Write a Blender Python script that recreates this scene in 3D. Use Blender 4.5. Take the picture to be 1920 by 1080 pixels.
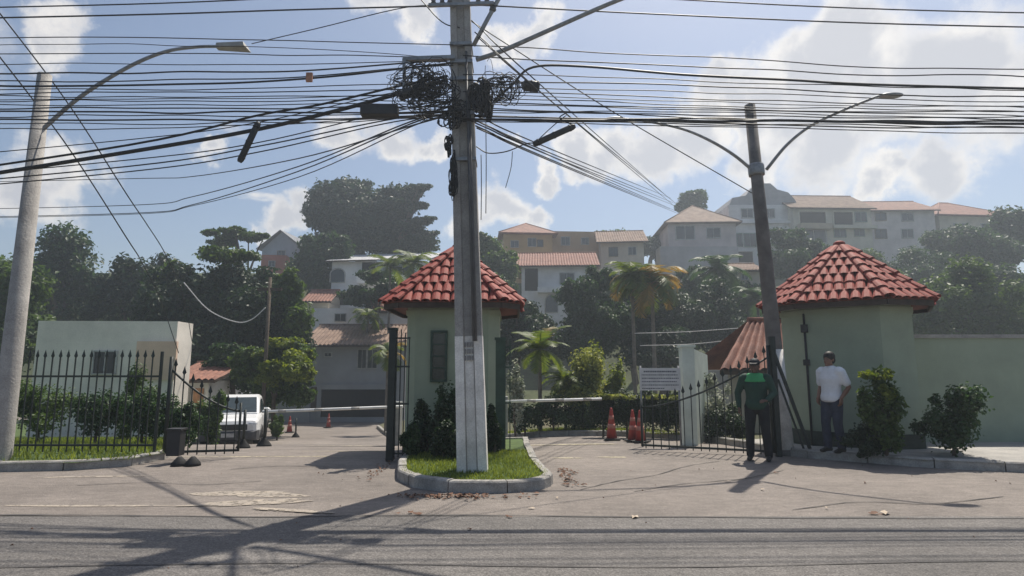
import bpy, bmesh, math, random
import numpy as np
from mathutils import Vector, Matrix, Euler
R = math.radians
random.seed(7); rng = np.random.default_rng(7)
for o in list(bpy.data.objects): bpy.data.objects.remove(o)
scene = bpy.context.scene; COL = scene.collection

# ------------------------------------------------------------------ camera
F = 1088.0; PITCH = R(7.9); CAMZ = 1.6
cam_d = bpy.data.cameras.new('camera'); cam = bpy.data.objects.new('camera', cam_d); COL.objects.link(cam)
cam.location = (0, 0, CAMZ); cam.rotation_euler = (R(90) + PITCH, 0, 0)
cam_d.sensor_width = 36; cam_d.lens = 36 * F / 1920; cam_d.clip_start = 0.05; cam_d.clip_end = 3000
scene.cycles.max_bounces = 6; scene.cycles.diffuse_bounces = 3; scene.cycles.volume_bounces = 0; scene.cycles.transmission_bounces = 4
scene.camera = cam
SUN_EL, SUN_AZ = R(61), R(30)          # azimuth measured from +Y towards +X
EXPOSURE = 0.35
SKY_STRENGTH = 0.085; SUN_STRENGTH = 4.6
HAZE_DENSITY = 0.0024
scene.view_settings.view_transform = 'Standard'; scene.view_settings.look = 'None'
scene.view_settings.exposure = EXPOSURE; scene.view_settings.gamma = 1.0

def P(px, py, d):
    """photo pixel -> point on the plane Y = d"""
    u = (px - 960) / F; v = (540 - py) / F
    y = math.cos(PITCH) - v * math.sin(PITCH); z = math.sin(PITCH) + v * math.cos(PITCH)
    t = d / y
    return Vector((u * t, d, CAMZ + z * t))
def smooth(a, b, x):
    t = min(1, max(0, (x - a) / (b - a))); return t * t * (3 - 2 * t)
PROF = [(-20, 0), (10.5, 0), (12, -.06), (15, -.32), (20, -.9), (28, -1.4), (36, -1.75), (44, -2.0), (50, .2), (56, 4.5), (63, 10.0), (70, 13.2), (78, 14.5), (100, 16), (140, 15), (260, 10), (600, 8)]
def gz(x, y):
    z = PROF[-1][1]
    for (a, za), (b, zb) in zip(PROF, PROF[1:]):
        if y <= b:
            z = za + (zb - za) * (max(0, y - a) / (b - a)); break
    if z < 0: z *= 1 - .42 * smooth(-3, 2.5, x)
    return z

# ------------------------------------------------------------------ world
w = bpy.data.worlds.new('World'); scene.world = w; w.use_nodes = True
nt = w.node_tree; nt.nodes.clear()
def N(tree, typ, **kw):
    n = tree.nodes.new(typ)
    for k, v in kw.items(): setattr(n, k, v)
    return n
def L(tree, a, b): tree.links.new(a, b)
def math_n(tree, op, a, b=None, c=None, clamp=False):
    n = N(tree, 'ShaderNodeMath', operation=op, use_clamp=clamp)
    for i, v in enumerate((a, b, c)):
        if v is None: continue
        if isinstance(v, (int, float)): n.inputs[i].default_value = v
        else: L(tree, v, n.inputs[i])
    return n.outputs[0]
sky = N(nt, 'ShaderNodeTexSky', sky_type='NISHITA'); sky.sun_disc = False
sky.sun_elevation = SUN_EL; sky.sun_rotation = SUN_AZ; sky.altitude = 20; sky.air_density = 1.0; sky.dust_density = 1.7; sky.ozone_density = 1.6
tc = N(nt, 'ShaderNodeTexCoord')
nrm = N(nt, 'ShaderNodeVectorMath', operation='NORMALIZE'); L(nt, tc.outputs['Generated'], nrm.inputs[0])
nz = N(nt, 'ShaderNodeTexNoise'); nz.inputs['Scale'].default_value = 7; nz.inputs['Detail'].default_value = 9; nz.inputs['Roughness'].default_value = .6
L(nt, nrm.outputs[0], nz.inputs['Vector'])
sub = N(nt, 'ShaderNodeVectorMath', operation='SUBTRACT'); L(nt, nz.outputs['Color'], sub.inputs[0]); sub.inputs[1].default_value = (.5, .5, .5)
scl = N(nt, 'ShaderNodeVectorMath', operation='SCALE'); L(nt, sub.outputs[0], scl.inputs[0]); scl.inputs['Scale'].default_value = .20
wdir = N(nt, 'ShaderNodeVectorMath', operation='ADD'); L(nt, nrm.outputs[0], wdir.inputs[0]); L(nt, scl.outputs[0], wdir.inputs[1])
blobs = [(1560,75,72),(1490,115,66),(1640,110,80),(1560,150,95),(1425,165,62),(1350,185,55),(1680,190,85),(1500,205,90),(1390,215,60),(1780,130,90),(1860,210,80),
         (1150,270,58),(1220,290,66),(1290,262,70),(1085,285,46),(1012,322,34),(1420,285,62),(1560,275,85),(1665,350,42),(1760,330,60),
         (765,18,52),(700,-10,56),(990,62,46),(940,80,36),(930,398,52),(985,405,36),(880,412,42),
         (540,398,42),(500,418,32),(436,412,24),(395,262,34),(640,250,50),(720,250,60),(792,250,36),(120,330,60),(60,360,50),(80,60,50),
         (1010,-200,110),(400,-220,120),(1500,-260,150),(-300,100,140),(2200,80,170)]
acc = None
for (bx, by, br) in blobs:
    c = (P(bx, by, 1) - Vector((0, 0, CAMZ))).normalized()
    dn = N(nt, 'ShaderNodeVectorMath', operation='DISTANCE'); L(nt, wdir.outputs[0], dn.inputs[0]); dn.inputs[1].default_value = c
    v = math_n(nt, 'MULTIPLY_ADD', dn.outputs['Value'], -F / br, 1.0)
    acc = v if acc is None else math_n(nt, 'SMOOTH_MAX', acc, v, .25)
# scattered clouds over the rest of the sky
sep = N(nt, 'ShaderNodeSeparateXYZ'); L(nt, nrm.outputs[0], sep.inputs[0])
zc = math_n(nt, 'MAXIMUM', sep.outputs['Z'], .12)
cmb = N(nt, 'ShaderNodeCombineXYZ'); L(nt, math_n(nt, 'DIVIDE', sep.outputs['X'], zc), cmb.inputs[0]); L(nt, math_n(nt, 'DIVIDE', sep.outputs['Y'], zc), cmb.inputs[1])
n2 = N(nt, 'ShaderNodeTexNoise'); n2.inputs['Scale'].default_value = 1.1; n2.inputs['Detail'].default_value = 8; n2.inputs['Roughness'].default_value = .58; L(nt, cmb.outputs[0], n2.inputs['Vector'])
gen = math_n(nt, 'MULTIPLY_ADD', n2.outputs['Fac'], 5.0, -3.15)
gen = math_n(nt, 'MINIMUM', gen, .35)
acc = math_n(nt, 'SMOOTH_MAX', acc, gen, .2)
mr = N(nt, 'ShaderNodeMapRange', interpolation_type='SMOOTHSTEP'); L(nt, acc, mr.inputs['Value']); mr.inputs['From Min'].default_value = -.12; mr.inputs['From Max'].default_value = .42
n3 = N(nt, 'ShaderNodeTexNoise'); n3.inputs['Scale'].default_value = 16; n3.inputs['Detail'].default_value = 6; L(nt, nrm.outputs[0], n3.inputs['Vector'])
thick = N(nt, 'ShaderNodeMapRange', interpolation_type='SMOOTHSTEP')
L(nt, math_n(nt, 'ADD', acc, math_n(nt, 'MULTIPLY_ADD', n3.outputs['Fac'], 1.3, -.65)), thick.inputs['Value']); thick.inputs['From Min'].default_value = .05; thick.inputs['From Max'].default_value = .75
cmix = N(nt, 'ShaderNodeMix', data_type='RGBA'); L(nt, thick.outputs[0], cmix.inputs[0])
cmix.inputs[6].default_value = (9.4, 8.9, 8.3, 1); cmix.inputs[7].default_value = (5.6, 5.6, 5.9, 1)
skm = N(nt, 'ShaderNodeMix', data_type='RGBA'); L(nt, math_n(nt, 'MULTIPLY', mr.outputs[0], .92), skm.inputs[0]); L(nt, sky.outputs[0], skm.inputs[6]); L(nt, cmix.outputs[2], skm.inputs[7])
bg = N(nt, 'ShaderNodeBackground'); bg.inputs['Strength'].default_value = SKY_STRENGTH; L(nt, skm.outputs[2], bg.inputs['Color'])
wo = N(nt, 'ShaderNodeOutputWorld'); L(nt, bg.outputs[0], wo.inputs['Surface'])

sd = bpy.data.lights.new('sun', 'SUN'); sd.energy = SUN_STRENGTH; sd.angle = R(.53); sd.color = (1, .93, .82)
sun = bpy.data.objects.new('sun', sd); COL.objects.link(sun); sun.location = (20, 30, 60)
sdir = Vector((math.sin(SUN_AZ) * math.cos(SUN_EL), math.cos(SUN_AZ) * math.cos(SUN_EL), math.sin(SUN_EL)))
sun.rotation_euler = sdir.to_track_quat('Z', 'Y').to_euler()

# ------------------------------------------------------------------ materials
MATS = {}
def mat(name, col, rough=.7, var=.25, scale=6.0, bump=0.0, bscale=40.0, spec=.4, col2=None, fine=0.0, metallic=0.0, detail=6, mid=0, worn=0):
    if name in MATS: return MATS[name]
    m = bpy.data.materials.new(name); m.use_nodes = True; t = m.node_tree; b = t.nodes['Principled BSDF']
    co = N(t, 'ShaderNodeTexCoord').outputs['Object']
    n = N(t, 'ShaderNodeTexNoise'); n.inputs['Scale'].default_value = scale; n.inputs['Detail'].default_value = detail; n.inputs['Roughness'].default_value = .62; L(t, co, n.inputs['Vector'])
    c2 = col2 if col2 else tuple(c * (1 - var * 1.4) for c in col)
    c1 = col if col2 else tuple(min(1, c * (1 + var * .5)) for c in col)
    rp = N(t, 'ShaderNodeValToRGB'); rp.color_ramp.elements[0].position = .32; rp.color_ramp.elements[1].position = .66
    rp.color_ramp.elements[0].color = (*c2, 1); rp.color_ramp.elements[1].color = (*c1, 1)
    L(t, n.outputs['Fac'], rp.inputs[0]); out = rp.outputs[0]
    if fine:
        f = N(t, 'ShaderNodeTexNoise'); f.inputs['Scale'].default_value = bscale * 1.7; f.inputs['Detail'].default_value = 3; L(t, co, f.inputs['Vector'])
        fr = N(t, 'ShaderNodeMapRange'); L(t, f.outputs['Fac'], fr.inputs['Value']); fr.inputs['From Min'].default_value = .3; fr.inputs['From Max'].default_value = .7; fr.inputs['To Min'].default_value = 1 - fine; fr.inputs['To Max'].default_value = 1 + fine
        mx = N(t, 'ShaderNodeVectorMath', operation='SCALE'); L(t, out, mx.inputs[0]); L(t, fr.outputs[0], mx.inputs['Scale']); out = mx.outputs[0]
    if mid:
        for msc, stx, amp in ((mid, .45, .16), (mid*3.2, .8, .16), (1.3, .25, .10)):
            mp_ = N(t, 'ShaderNodeMapping'); mp_.inputs['Scale'].default_value = (stx, 1, 1); L(t, co, mp_.inputs['Vector'])
            f = N(t, 'ShaderNodeTexNoise'); f.inputs['Scale'].default_value = msc; f.inputs['Detail'].default_value = 4; f.inputs['Roughness'].default_value = .7; L(t, mp_.outputs[0], f.inputs['Vector'])
            fr = N(t, 'ShaderNodeMapRange'); L(t, f.outputs['Fac'], fr.inputs['Value']); fr.inputs['From Min'].default_value = .33; fr.inputs['From Max'].default_value = .67; fr.inputs['To Min'].default_value = 1 - amp; fr.inputs['To Max'].default_value = 1 + amp
            mx = N(t, 'ShaderNodeVectorMath', operation='SCALE'); L(t, out, mx.inputs[0]); L(t, fr.outputs[0], mx.inputs['Scale']); out = mx.outputs[0]
        vo = N(t, 'ShaderNodeTexVoronoi'); vo.inputs['Scale'].default_value = 34; L(t, co, vo.inputs['Vector'])   # pale stone chips
        vr = N(t, 'ShaderNodeMapRange'); L(t, vo.outputs['Distance'], vr.inputs['Value']); vr.inputs['From Min'].default_value = .10; vr.inputs['From Max'].default_value = .22; vr.inputs['To Min'].default_value = 1.55; vr.inputs['To Max'].default_value = 1.0
        mx = N(t, 'ShaderNodeVectorMath', operation='SCALE'); L(t, out, mx.inputs[0]); L(t, vr.outputs[0], mx.inputs['Scale']); out = mx.outputs[0]
    L(t, out, b.inputs['Base Color'])
    if worn:
        f = N(t, 'ShaderNodeTexNoise'); f.inputs['Scale'].default_value = 9; f.inputs['Detail'].default_value = 8; f.inputs['Roughness'].default_value = .75; L(t, co, f.inputs['Vector'])
        fr = N(t, 'ShaderNodeMapRange'); L(t, f.outputs['Fac'], fr.inputs['Value']); fr.inputs['From Min'].default_value = worn - .05; fr.inputs['From Max'].default_value = worn + .07
        L(t, fr.outputs[0], b.inputs['Alpha'])
    b.inputs['Roughness'].default_value = rough; b.inputs['Specular IOR Level'].default_value = spec; b.inputs['Metallic'].default_value = metallic
    if bump:
        bn = N(t, 'ShaderNodeTexNoise'); bn.inputs['Scale'].default_value = bscale; bn.inputs['Detail'].default_value = 5; L(t, co, bn.inputs['Vector'])
        bp = N(t, 'ShaderNodeBump'); bp.inputs['Strength'].default_value = bump; bp.inputs['Distance'].default_value = .02; L(t, bn.outputs['Fac'], bp.inputs['Height']); L(t, bp.outputs[0], b.inputs['Normal'])
    MATS[name] = m; return m
def leafmat(name, c1, c2, trans=.35, rough=.5, spec=.35):
    if name in MATS: return MATS[name]
    m = bpy.data.materials.new(name); m.use_nodes = True; t = m.node_tree; b = t.nodes['Principled BSDF']
    g = N(t, 'ShaderNodeNewGeometry')
    rp = N(t, 'ShaderNodeValToRGB'); rp.color_ramp.elements[0].color = (*c1, 1); rp.color_ramp.elements[1].color = (*c2, 1)
    n = N(t, 'ShaderNodeTexNoise'); n.inputs['Scale'].default_value = .9; n.inputs['Detail'].default_value = 2; L(t, N(t, 'ShaderNodeTexCoord').outputs['Object'], n.inputs['Vector'])
    mixv = math_n(t, 'ADD', math_n(t, 'MULTIPLY', g.outputs['Random Per Island'], .65), math_n(t, 'MULTIPLY_ADD', n.outputs['Fac'], 1.2, -.42), clamp=True)
    L(t, mixv, rp.inputs[0]); L(t, rp.outputs[0], b.inputs['Base Color'])
    b.inputs['Roughness'].default_value = rough; b.inputs['Specular IOR Level'].default_value = spec
    tr = N(t, 'ShaderNodeBsdfTranslucent'); hs = N(t, 'ShaderNodeHueSaturation'); hs.inputs['Hue'].default_value = .485; hs.inputs['Saturation'].default_value = 1.15; hs.inputs['Value'].default_value = 1.5; L(t, rp.outputs[0], hs.inputs['Color']); L(t, hs.outputs[0], tr.inputs['Color'])
    mx = N(t, 'ShaderNodeMixShader'); mx.inputs[0].default_value = trans; L(t, b.outputs[0], mx.inputs[1]); L(t, tr.outputs[0], mx.inputs[2])
    L(t, mx.outputs[0], t.nodes['Material Output'].inputs['Surface'])
    MATS[name] = m; return m
def glass(name='window_glass', col=(.02, .028, .035)):
    return mat(name, col, rough=.12, var=.2, spec=.6)

ASPH_A = mat('asphalt_apron', (.225, .195, .172), rough=.82, scale=.55, bump=.55, bscale=55, spec=.35, col2=(.155, .135, .12), fine=.34, detail=9, mid=9)
ASPH_S = mat('asphalt_street', (.155, .143, .133), rough=.8, scale=.7, bump=.8, bscale=42, spec=.4, col2=(.11, .102, .096), fine=.45, detail=9, mid=11)
PATCH = mat('pale_patch', (.42, .36, .29), rough=.85, scale=5, bump=.4, bscale=60, col2=(.26, .23, .20), fine=.2, worn=.43)
PAINTLINE = mat('worn_road_paint', (.62, .55, .36), rough=.75, scale=7, col2=(.27, .24, .2), fine=.2, worn=.44)
EARTH = mat('earth', (.12, .10, .06), rough=.95, scale=1.2, bump=.6, bscale=14, col2=(.05, .07, .025), fine=.3)
HILLG = mat('hill_ground', (.075, .095, .035), rough=.95, scale=.35, bump=.6, bscale=3, col2=(.045, .05, .022), fine=.3)
LAWN = mat('lawn_soil', (.085, .13, .035), rough=.95, scale=2.5, bump=.6, bscale=30, col2=(.05, .08, .025), fine=.3)
CONC = mat('concrete', (.40, .38, .35), rough=.85, scale=3, bump=.4, bscale=40, col2=(.26, .25, .235), fine=.15)
KERB = mat('kerb_concrete', (.40, .38, .35), rough=.85, scale=3.5, bump=.4, bscale=40, col2=(.20, .19, .175), fine=.22)
POLEC = mat('pole_concrete', (.40, .38, .355), rough=.85, scale=3.2, bump=.45, bscale=34, col2=(.26, .245, .23), fine=.18)
LIME = mat('limewash', (.86, .83, .78), rough=.8, scale=3.5, bump=.3, bscale=30, col2=(.58, .55, .51), fine=.12)
GREENW = mat('green_plaster', (.33, .385, .285), rough=.85, scale=1.3, bump=.25, bscale=60, col2=(.27, .315, .235), fine=.06)
PALEG = mat('pale_green_paint', (.70, .76, .68), rough=.75, scale=2, bump=.2, bscale=40, col2=(.54, .60, .53))
TILE = mat('clay_tile', (.37, .062, .042), rough=.68, scale=3.5, bump=.35, bscale=50, spec=.3, col2=(.19, .04, .03), fine=.3)
TILE2 = mat('clay_tile_faded', (.30, .13, .085), rough=.75, scale=2.2, bump=.3, bscale=30, col2=(.15, .06, .042), fine=.3)
TILE3 = mat('clay_tile_old', (.27, .18, .13), rough=.8, scale=1.4, bump=.3, bscale=20, col2=(.14, .085, .06), fine=.3)
IRON = mat('dark_iron', (.022, .03, .027), rough=.5, scale=8, var=.3)
GIRON = mat('green_iron', (.03, .065, .045), rough=.5, scale=8, var=.3)
BLACK = mat('black_cable', (.018, .018, .02), rough=.55, var=.2)
GREYC = mat('grey_cable', (.10, .10, .105), rough=.6, var=.2)
STEEL = mat('galvanised_steel', (.30, .31, .32), rough=.5, scale=9, metallic=.55, var=.25)
WOODD = mat('dark_wood', (.06, .04, .03), rough=.7, scale=6, var=.3)
WHITEP = mat('white_paint', (.78, .78, .76), rough=.6, scale=4, var=.1)
CARW = mat('car_white', (.74, .74, .73), rough=.25, scale=4, var=.04, spec=.55)
RUBBER = mat('rubber', (.02, .02, .02), rough=.8, var=.2)
PLASTB = mat('black_plastic', (.03, .03, .032), rough=.55, var=.2)
CONE_O = mat('cone_red', (.38, .045, .035), rough=.5, scale=8, var=.2)
BROWNL = mat('dry_leaf', (.20, .10, .055), rough=.8, scale=12, col2=(.09, .045, .03))
PALEL = mat('pale_litter', (.55, .47, .37), rough=.8, scale=12, col2=(.38, .30, .22))
BARK = mat('bark', (.13, .10, .075), rough=.9, scale=5, bump=.6, bscale=18, col2=(.07, .055, .04))
PBARK = mat('palm_bark', (.22, .19, .155), rough=.9, scale=5, bump=.6, bscale=25, col2=(.12, .1, .085))
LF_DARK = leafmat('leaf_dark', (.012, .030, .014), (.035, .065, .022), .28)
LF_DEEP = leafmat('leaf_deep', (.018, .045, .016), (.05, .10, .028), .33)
LF_MID = leafmat('leaf_mid', (.035, .075, .02), (.095, .15, .035), .4)
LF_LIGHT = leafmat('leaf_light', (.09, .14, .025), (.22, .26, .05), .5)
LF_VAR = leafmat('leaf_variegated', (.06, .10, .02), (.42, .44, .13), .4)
LF_WHITE = leafmat('leaf_whitish', (.06, .10, .04), (.55, .56, .47), .3)
LF_PALM = leafmat('leaf_palm', (.045, .085, .02), (.15, .19, .04), .4)
LF_PALMY = leafmat('leaf_palm_dry', (.12, .12, .03), (.34, .22, .06), .4)
LF_GRASS = leafmat('grass_blade', (.09, .13, .025), (.25, .30, .07), .45)

# ------------------------------------------------------------------ mesh helpers
class MB:
    def __init__(s): s.v = []; s.f = []; s.sm = []
    def add(s, vs, fs, smooth_=False):
        o = len(s.v); s.v += [tuple(p) for p in vs]; s.f += [tuple(i + o for i in f) for f in fs]; s.sm += [smooth_] * len(fs); return s
    def box(s, x0, x1, y0, y1, z0, z1):
        return s.add([(x0,y0,z0),(x1,y0,z0),(x1,y1,z0),(x0,y1,z0),(x0,y0,z1),(x1,y0,z1),(x1,y1,z1),(x0,y1,z1)],
                     [(3,2,1,0),(4,5,6,7),(0,1,5,4),(1,2,6,5),(2,3,7,6),(3,0,4,7)])
    def tube(s, pts, rad, seg=6, cap=True, smooth_=True):
        pts = [Vector(p) for p in pts]; n = len(pts)
        if not hasattr(rad, '__len__'): rad = [rad] * n
        vs = []; up = None
        for i, p in enumerate(pts):
            t = (pts[min(i + 1, n - 1)] - pts[max(i - 1, 0)])
            t = t.normalized() if t.length > 1e-9 else Vector((0, 0, 1))
            if up is None: up = Vector((0, 0, 1)) if abs(t.z) < .9 else Vector((1, 0, 0))
            a = t.cross(up); a = a.normalized() if a.length > 1e-6 else t.orthogonal().normalized()
            b = a.cross(t).normalized(); up = b
            for k in range(seg):
                q = 2 * math.pi * k / seg; vs.append(p + (a * math.cos(q) + b * math.sin(q)) * rad[i])
        fs = [(i*seg+k, i*seg+(k+1)%seg, (i+1)*seg+(k+1)%seg, (i+1)*seg+k) for i in range(n-1) for k in range(seg)]
        s.add(vs, fs, smooth_)
        if cap:
            o = len(s.v) - n * seg
            s.f += [tuple(o + k for k in reversed(range(seg))), tuple(o + (n-1)*seg + k for k in range(seg))]; s.sm += [False, False]
        return s
    def bar(s, a, b, w, h=None):
        h = h or w; a = Vector(a); b = Vector(b); t = (b - a).normalized()
        up = Vector((0, 0, 1)) if abs(t.z) < .95 else Vector((0, 1, 0))
        x = t.cross(up).normalized() * w / 2; y = x.cross(t).normalized() * h / 2
        return s.add([a-x-y, a+x-y, a+x+y, a-x+y, b-x-y, b+x-y, b+x+y, b-x+y], [(3,2,1,0),(4,5,6,7),(0,1,5,4),(1,2,6,5),(2,3,7,6),(3,0,4,7)])
    def lathe(s, prof, seg=16, c=(0,0,0), smooth_=True):
        vs = [(c[0]+r*math.cos(2*math.pi*k/seg), c[1]+r*math.sin(2*math.pi*k/seg), c[2]+z) for r, z in prof for k in range(seg)]
        n = len(prof)
        fs = [(i*seg+k, i*seg+(k+1)%seg, (i+1)*seg+(k+1)%seg, (i+1)*seg+k) for i in range(n-1) for k in range(seg)]
        fs += [tuple(reversed(range(seg))), tuple((n-1)*seg+k for k in range(seg))]
        s.add(vs, fs, smooth_); s.sm[-1] = s.sm[-2] = False; return s
    def prism(s, poly, z0, z1):
        n = len(poly); vs = [(x, y, z0) for x, y in poly] + [(x, y, z1) for x, y in poly]
        fs = [tuple(reversed(range(n))), tuple(range(n, 2*n))] + [(i, (i+1)%n, n+(i+1)%n, n+i) for i in range(n)]
        return s.add(vs, fs)
    def ell(s, c, r, nu=12, nv=8):
        vs = []; c = Vector(c)
        for j in range(nv + 1):
            th = math.pi * j / nv
            for k in range(nu):
                q = 2*math.pi*k/nu; vs.append((c[0]+r[0]*math.sin(th)*math.cos(q), c[1]+r[1]*math.sin(th)*math.sin(q), c[2]+r[2]*math.cos(th)))
        fs = [(j*nu+k, (j+1)*nu+k, (j+1)*nu+(k+1)%nu, j*nu+(k+1)%nu) for j in range(nv) for k in range(nu)]
        return s.add(vs, fs, True)
    def mesh(s, name, m=None):
        me = bpy.data.meshes.new(name); me.from_pydata(s.v, [], s.f)
        me.polygons.foreach_set('use_smooth', s.sm); me.update()
        if m: me.materials.append(m)
        return me
    def build(s, name, m, parent=None, loc=None, bevel=0):
        me = s.mesh(name, m)
        if bevel:
            bm = bmesh.new(); bm.from_mesh(me); bmesh.ops.remove_doubles(bm, verts=bm.verts, dist=1e-5)
            bmesh.ops.bevel(bm, geom=[e for e in bm.edges if len(e.link_faces) == 2 and e.calc_face_angle(0) > .5], offset=bevel, segments=2, affect='EDGES', profile=.6)
            bm.to_mesh(me); bm.free()
        return link(name, me, parent, loc)
def link(name, me, parent=None, loc=None):
    o = bpy.data.objects.new(name, me); COL.objects.link(o)
    if parent: o.parent = parent
    if loc is not None: o.location = loc
    return o
def tag(o, label=None, cat=None, group=None, kind=None):
    if label: o['label'] = label
    if cat: o['category'] = cat
    if group: o['group'] = group
    if kind: o['kind'] = kind
    return o
def thing(name, label, cat, loc=(0,0,0), rz=0, group=None):
    o = bpy.data.objects.new(name, None); COL.objects.link(o); o.empty_display_size = .2
    o.location = loc; o.rotation_euler = (0, 0, rz); return tag(o, label, cat, group)
def np_mesh(name, V, Fq, m, k=4):
    me = bpy.data.meshes.new(name); V = np.asarray(V, np.float32); Fq = np.asarray(Fq, np.int32)
    me.vertices.add(len(V)); me.vertices.foreach_set('co', V.ravel())
    nf = len(Fq); me.loops.add(nf * k); me.loops.foreach_set('vertex_index', Fq.ravel())
    me.polygons.add(nf); me.polygons.foreach_set('loop_start', np.arange(nf, dtype=np.int32) * k)
    me.update(calc_edges=True); me.validate(); me.materials.append(m); return me
def catmull(pts, n=6):
    pts = [Vector(p) for p in pts]
    if len(pts) < 3: return [pts[0].lerp(pts[-1], i / n) for i in range(n + 1)]
    out = []
    q = [pts[0]*2 - pts[1]] + pts + [pts[-1]*2 - pts[-2]]
    for i in range(1, len(q) - 2):
        a, b, c, d = q[i-1:i+3]
        for k in range(n):
            t = k / n
            out.append(.5*((2*b) + (c-a)*t + (2*a-5*b+4*c-d)*t*t + (3*b-a-3*c+d)*t**3))
    return out + [pts[-1]]

# ------------------------------------------------------------------ ground
def sheet(name, xs, ys, m, dz=0.0, extra=None):
    V = [(x, y, gz(x, y) + dz + (extra(x, y) if extra else 0)) for y in ys for x in xs]; nx = len(xs)
    Fq = [(j*nx+i, j*nx+i+1, (j+1)*nx+i+1, (j+1)*nx+i) for j in range(len(ys)-1) for i in range(nx-1)]
    me = np_mesh(name, V, Fq, m); me.polygons.foreach_set('use_smooth', [True]*len(Fq))
    return tag(link(name, me), kind='structure')
xs_all = [-320,-200,-130,-90,-60,-45,-32,-24] + list(range(-20, 21, 1)) + [24,32,45,60,90,130,200,320]
ys_all = [-60,-30,-15,-8,0,6,10.5,12,13.5,15] + list(range(16, 46, 2)) + list(range(46, 104, 3)) + [110,120,140,180,260,400,600]
sheet('ground', xs_all, ys_all, HILLG, -.05)
ysr = [6.55,7.5,8.5,9.5,10.5,11,11.5,12,13,14,15,16,17.5] + list(range(19, 45, 1))
sheet('entrance_road', xs_all[4:-4], ysr, ASPH_A, .0)
sheet('street_road', xs_all[4:-4], [-14,-8,-4,0,2,3.5,5,6,6.6], ASPH_S, .006)

def drape(name, poly, m, dz, kind='structure', parent=None):
    bm = bmesh.new(); vs = [bm.verts.new((x, y, 0)) for x, y in poly]; es = [bm.edges.new((vs[i], vs[(i+1) % len(vs)])) for i in range(len(vs))]
    bmesh.ops.triangle_fill(bm, edges=es, use_beauty=True)
    ymin = min(p[1] for p in poly); ymax = max(p[1] for p in poly); xmin = min(p[0] for p in poly); xmax = max(p[0] for p in poly)
    cuts = [('y', y) for y in np.arange(math.floor(ymin)+.5, ymax, 1.0)] + [('x', x) for x in np.arange(-6, 7, 1.0) if xmin < x < xmax]
    for ax, c in cuts:
        bmesh.ops.bisect_plane(bm, geom=bm.verts[:]+bm.edges[:]+bm.faces[:], plane_co=(c if ax == 'x' else 0, c if ax == 'y' else 0, 0), plane_no=(1, 0, 0) if ax == 'x' else (0, 1, 0), dist=1e-5)
    for v in bm.verts: v.co.z = gz(v.co.x, v.co.y) + dz
    bmesh.ops.recalc_face_normals(bm, faces=bm.faces)
    if bm.faces[0:] and sum(f.normal.z for f in bm.faces) < 0: bmesh.ops.reverse_faces(bm, faces=bm.faces)
    me = bpy.data.meshes.new(name); bm.to_mesh(me); bm.free(); me.materials.append(m)
    o = link(name, me, parent)
    if kind and not parent: tag(o, kind=kind)
    return o
def kerb_run(path, parent, inside=1, width=.15, h=.15, piece=.95, closed=False):
    """kerb stones along a path, each a piece of its own; 'inside' = side on which the verge lies (left of the path +1)"""
    pts = [Vector((x, y, 0)) for x, y in path]
    if closed: pts.append(pts[0].copy())
    cum = [0]
    for a, b in zip(pts, pts[1:]): cum.append(cum[-1] + (b - a).length)
    def at(s):
        s = min(max(s, 0), cum[-1] - 1e-6)
        for i in range(len(cum) - 1):
            if s <= cum[i+1]: return pts[i].lerp(pts[i+1], (s - cum[i]) / (cum[i+1] - cum[i]))
    def nrm_(s):
        t = (at(s + .05) - at(s - .05)).normalized(); return Vector((-t.y, t.x, 0)) * inside
    n = max(1, round(cum[-1] / piece)); st = cum[-1] / n
    for i in range(n):
        mb = MB(); s0 = i*st + .008; s1 = (i+1)*st - .008; K = 4; vs = []
        jt = random.uniform(-.008, .008); jz = random.uniform(-.008, .008)
        for k in range(K + 1):
            s = s0 + (s1 - s0) * k / K; p = at(s); nn = nrm_(s)
            for (u, z) in ((0, -.12), (.012, h - .02), (.03, h), (width - .01, h), (width, -.12)):
                q = p + nn * (u + jt); vs.append((q.x, q.y, gz(p.x, p.y) + z + (jz if z > 0 else 0)))
        m5 = 5
        fs = [(k*m5+j, k*m5+j+1, (k+1)*m5+j+1, (k+1)*m5+j) for k in range(K) for j in range(4)] + [tuple(range(5)), tuple(K*m5+j for j in reversed(range(5)))]
        if inside < 0: fs = [tuple(reversed(f)) for f in fs]
        mb.add(vs, fs); mb.build('kerb_stone', KERB, parent)

def grass(name, n, inside_fn, bounds, h, dz, m, label, parent=None, wd=.006, cat='grass'):
    V = []; T = []
    x0, x1, y0, y1 = bounds; c = 0
    while c < n:
        x = random.uniform(x0, x1); y = random.uniform(y0, y1)
        if not inside_fn(x, y): continue
        a = random.uniform(0, 6.28); hh = h * random.uniform(.5, 1.25); ln = random.uniform(-.6, .6) * hh; l2 = random.uniform(-.6, .6) * hh
        z = gz(x, y) + dz; i = len(V); wdx = wd * random.uniform(.7, 1.5)
        V += [(x - wdx*math.cos(a), y - wdx*math.sin(a), z), (x + wdx*math.cos(a), y + wdx*math.sin(a), z), (x + ln, y + l2, z + hh)]
        T.append((i, i+1, i+2)); c += 1
    o = link(name, np_mesh(name, V, T, m, 3), parent)
    return tag(o, label, cat if not parent else None, kind='stuff')
def in_poly(poly):
    def f(x, y):
        r = False; j = len(poly) - 1
        for i in range(len(poly)):
            (xi, yi), (xj, yj) = poly[i], poly[j]
            if (yi > y) != (yj > y) and x < (xj - xi) * (y - yi) / (yj - yi) + xi: r = not r
            j = i
        return r
    return f

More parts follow.
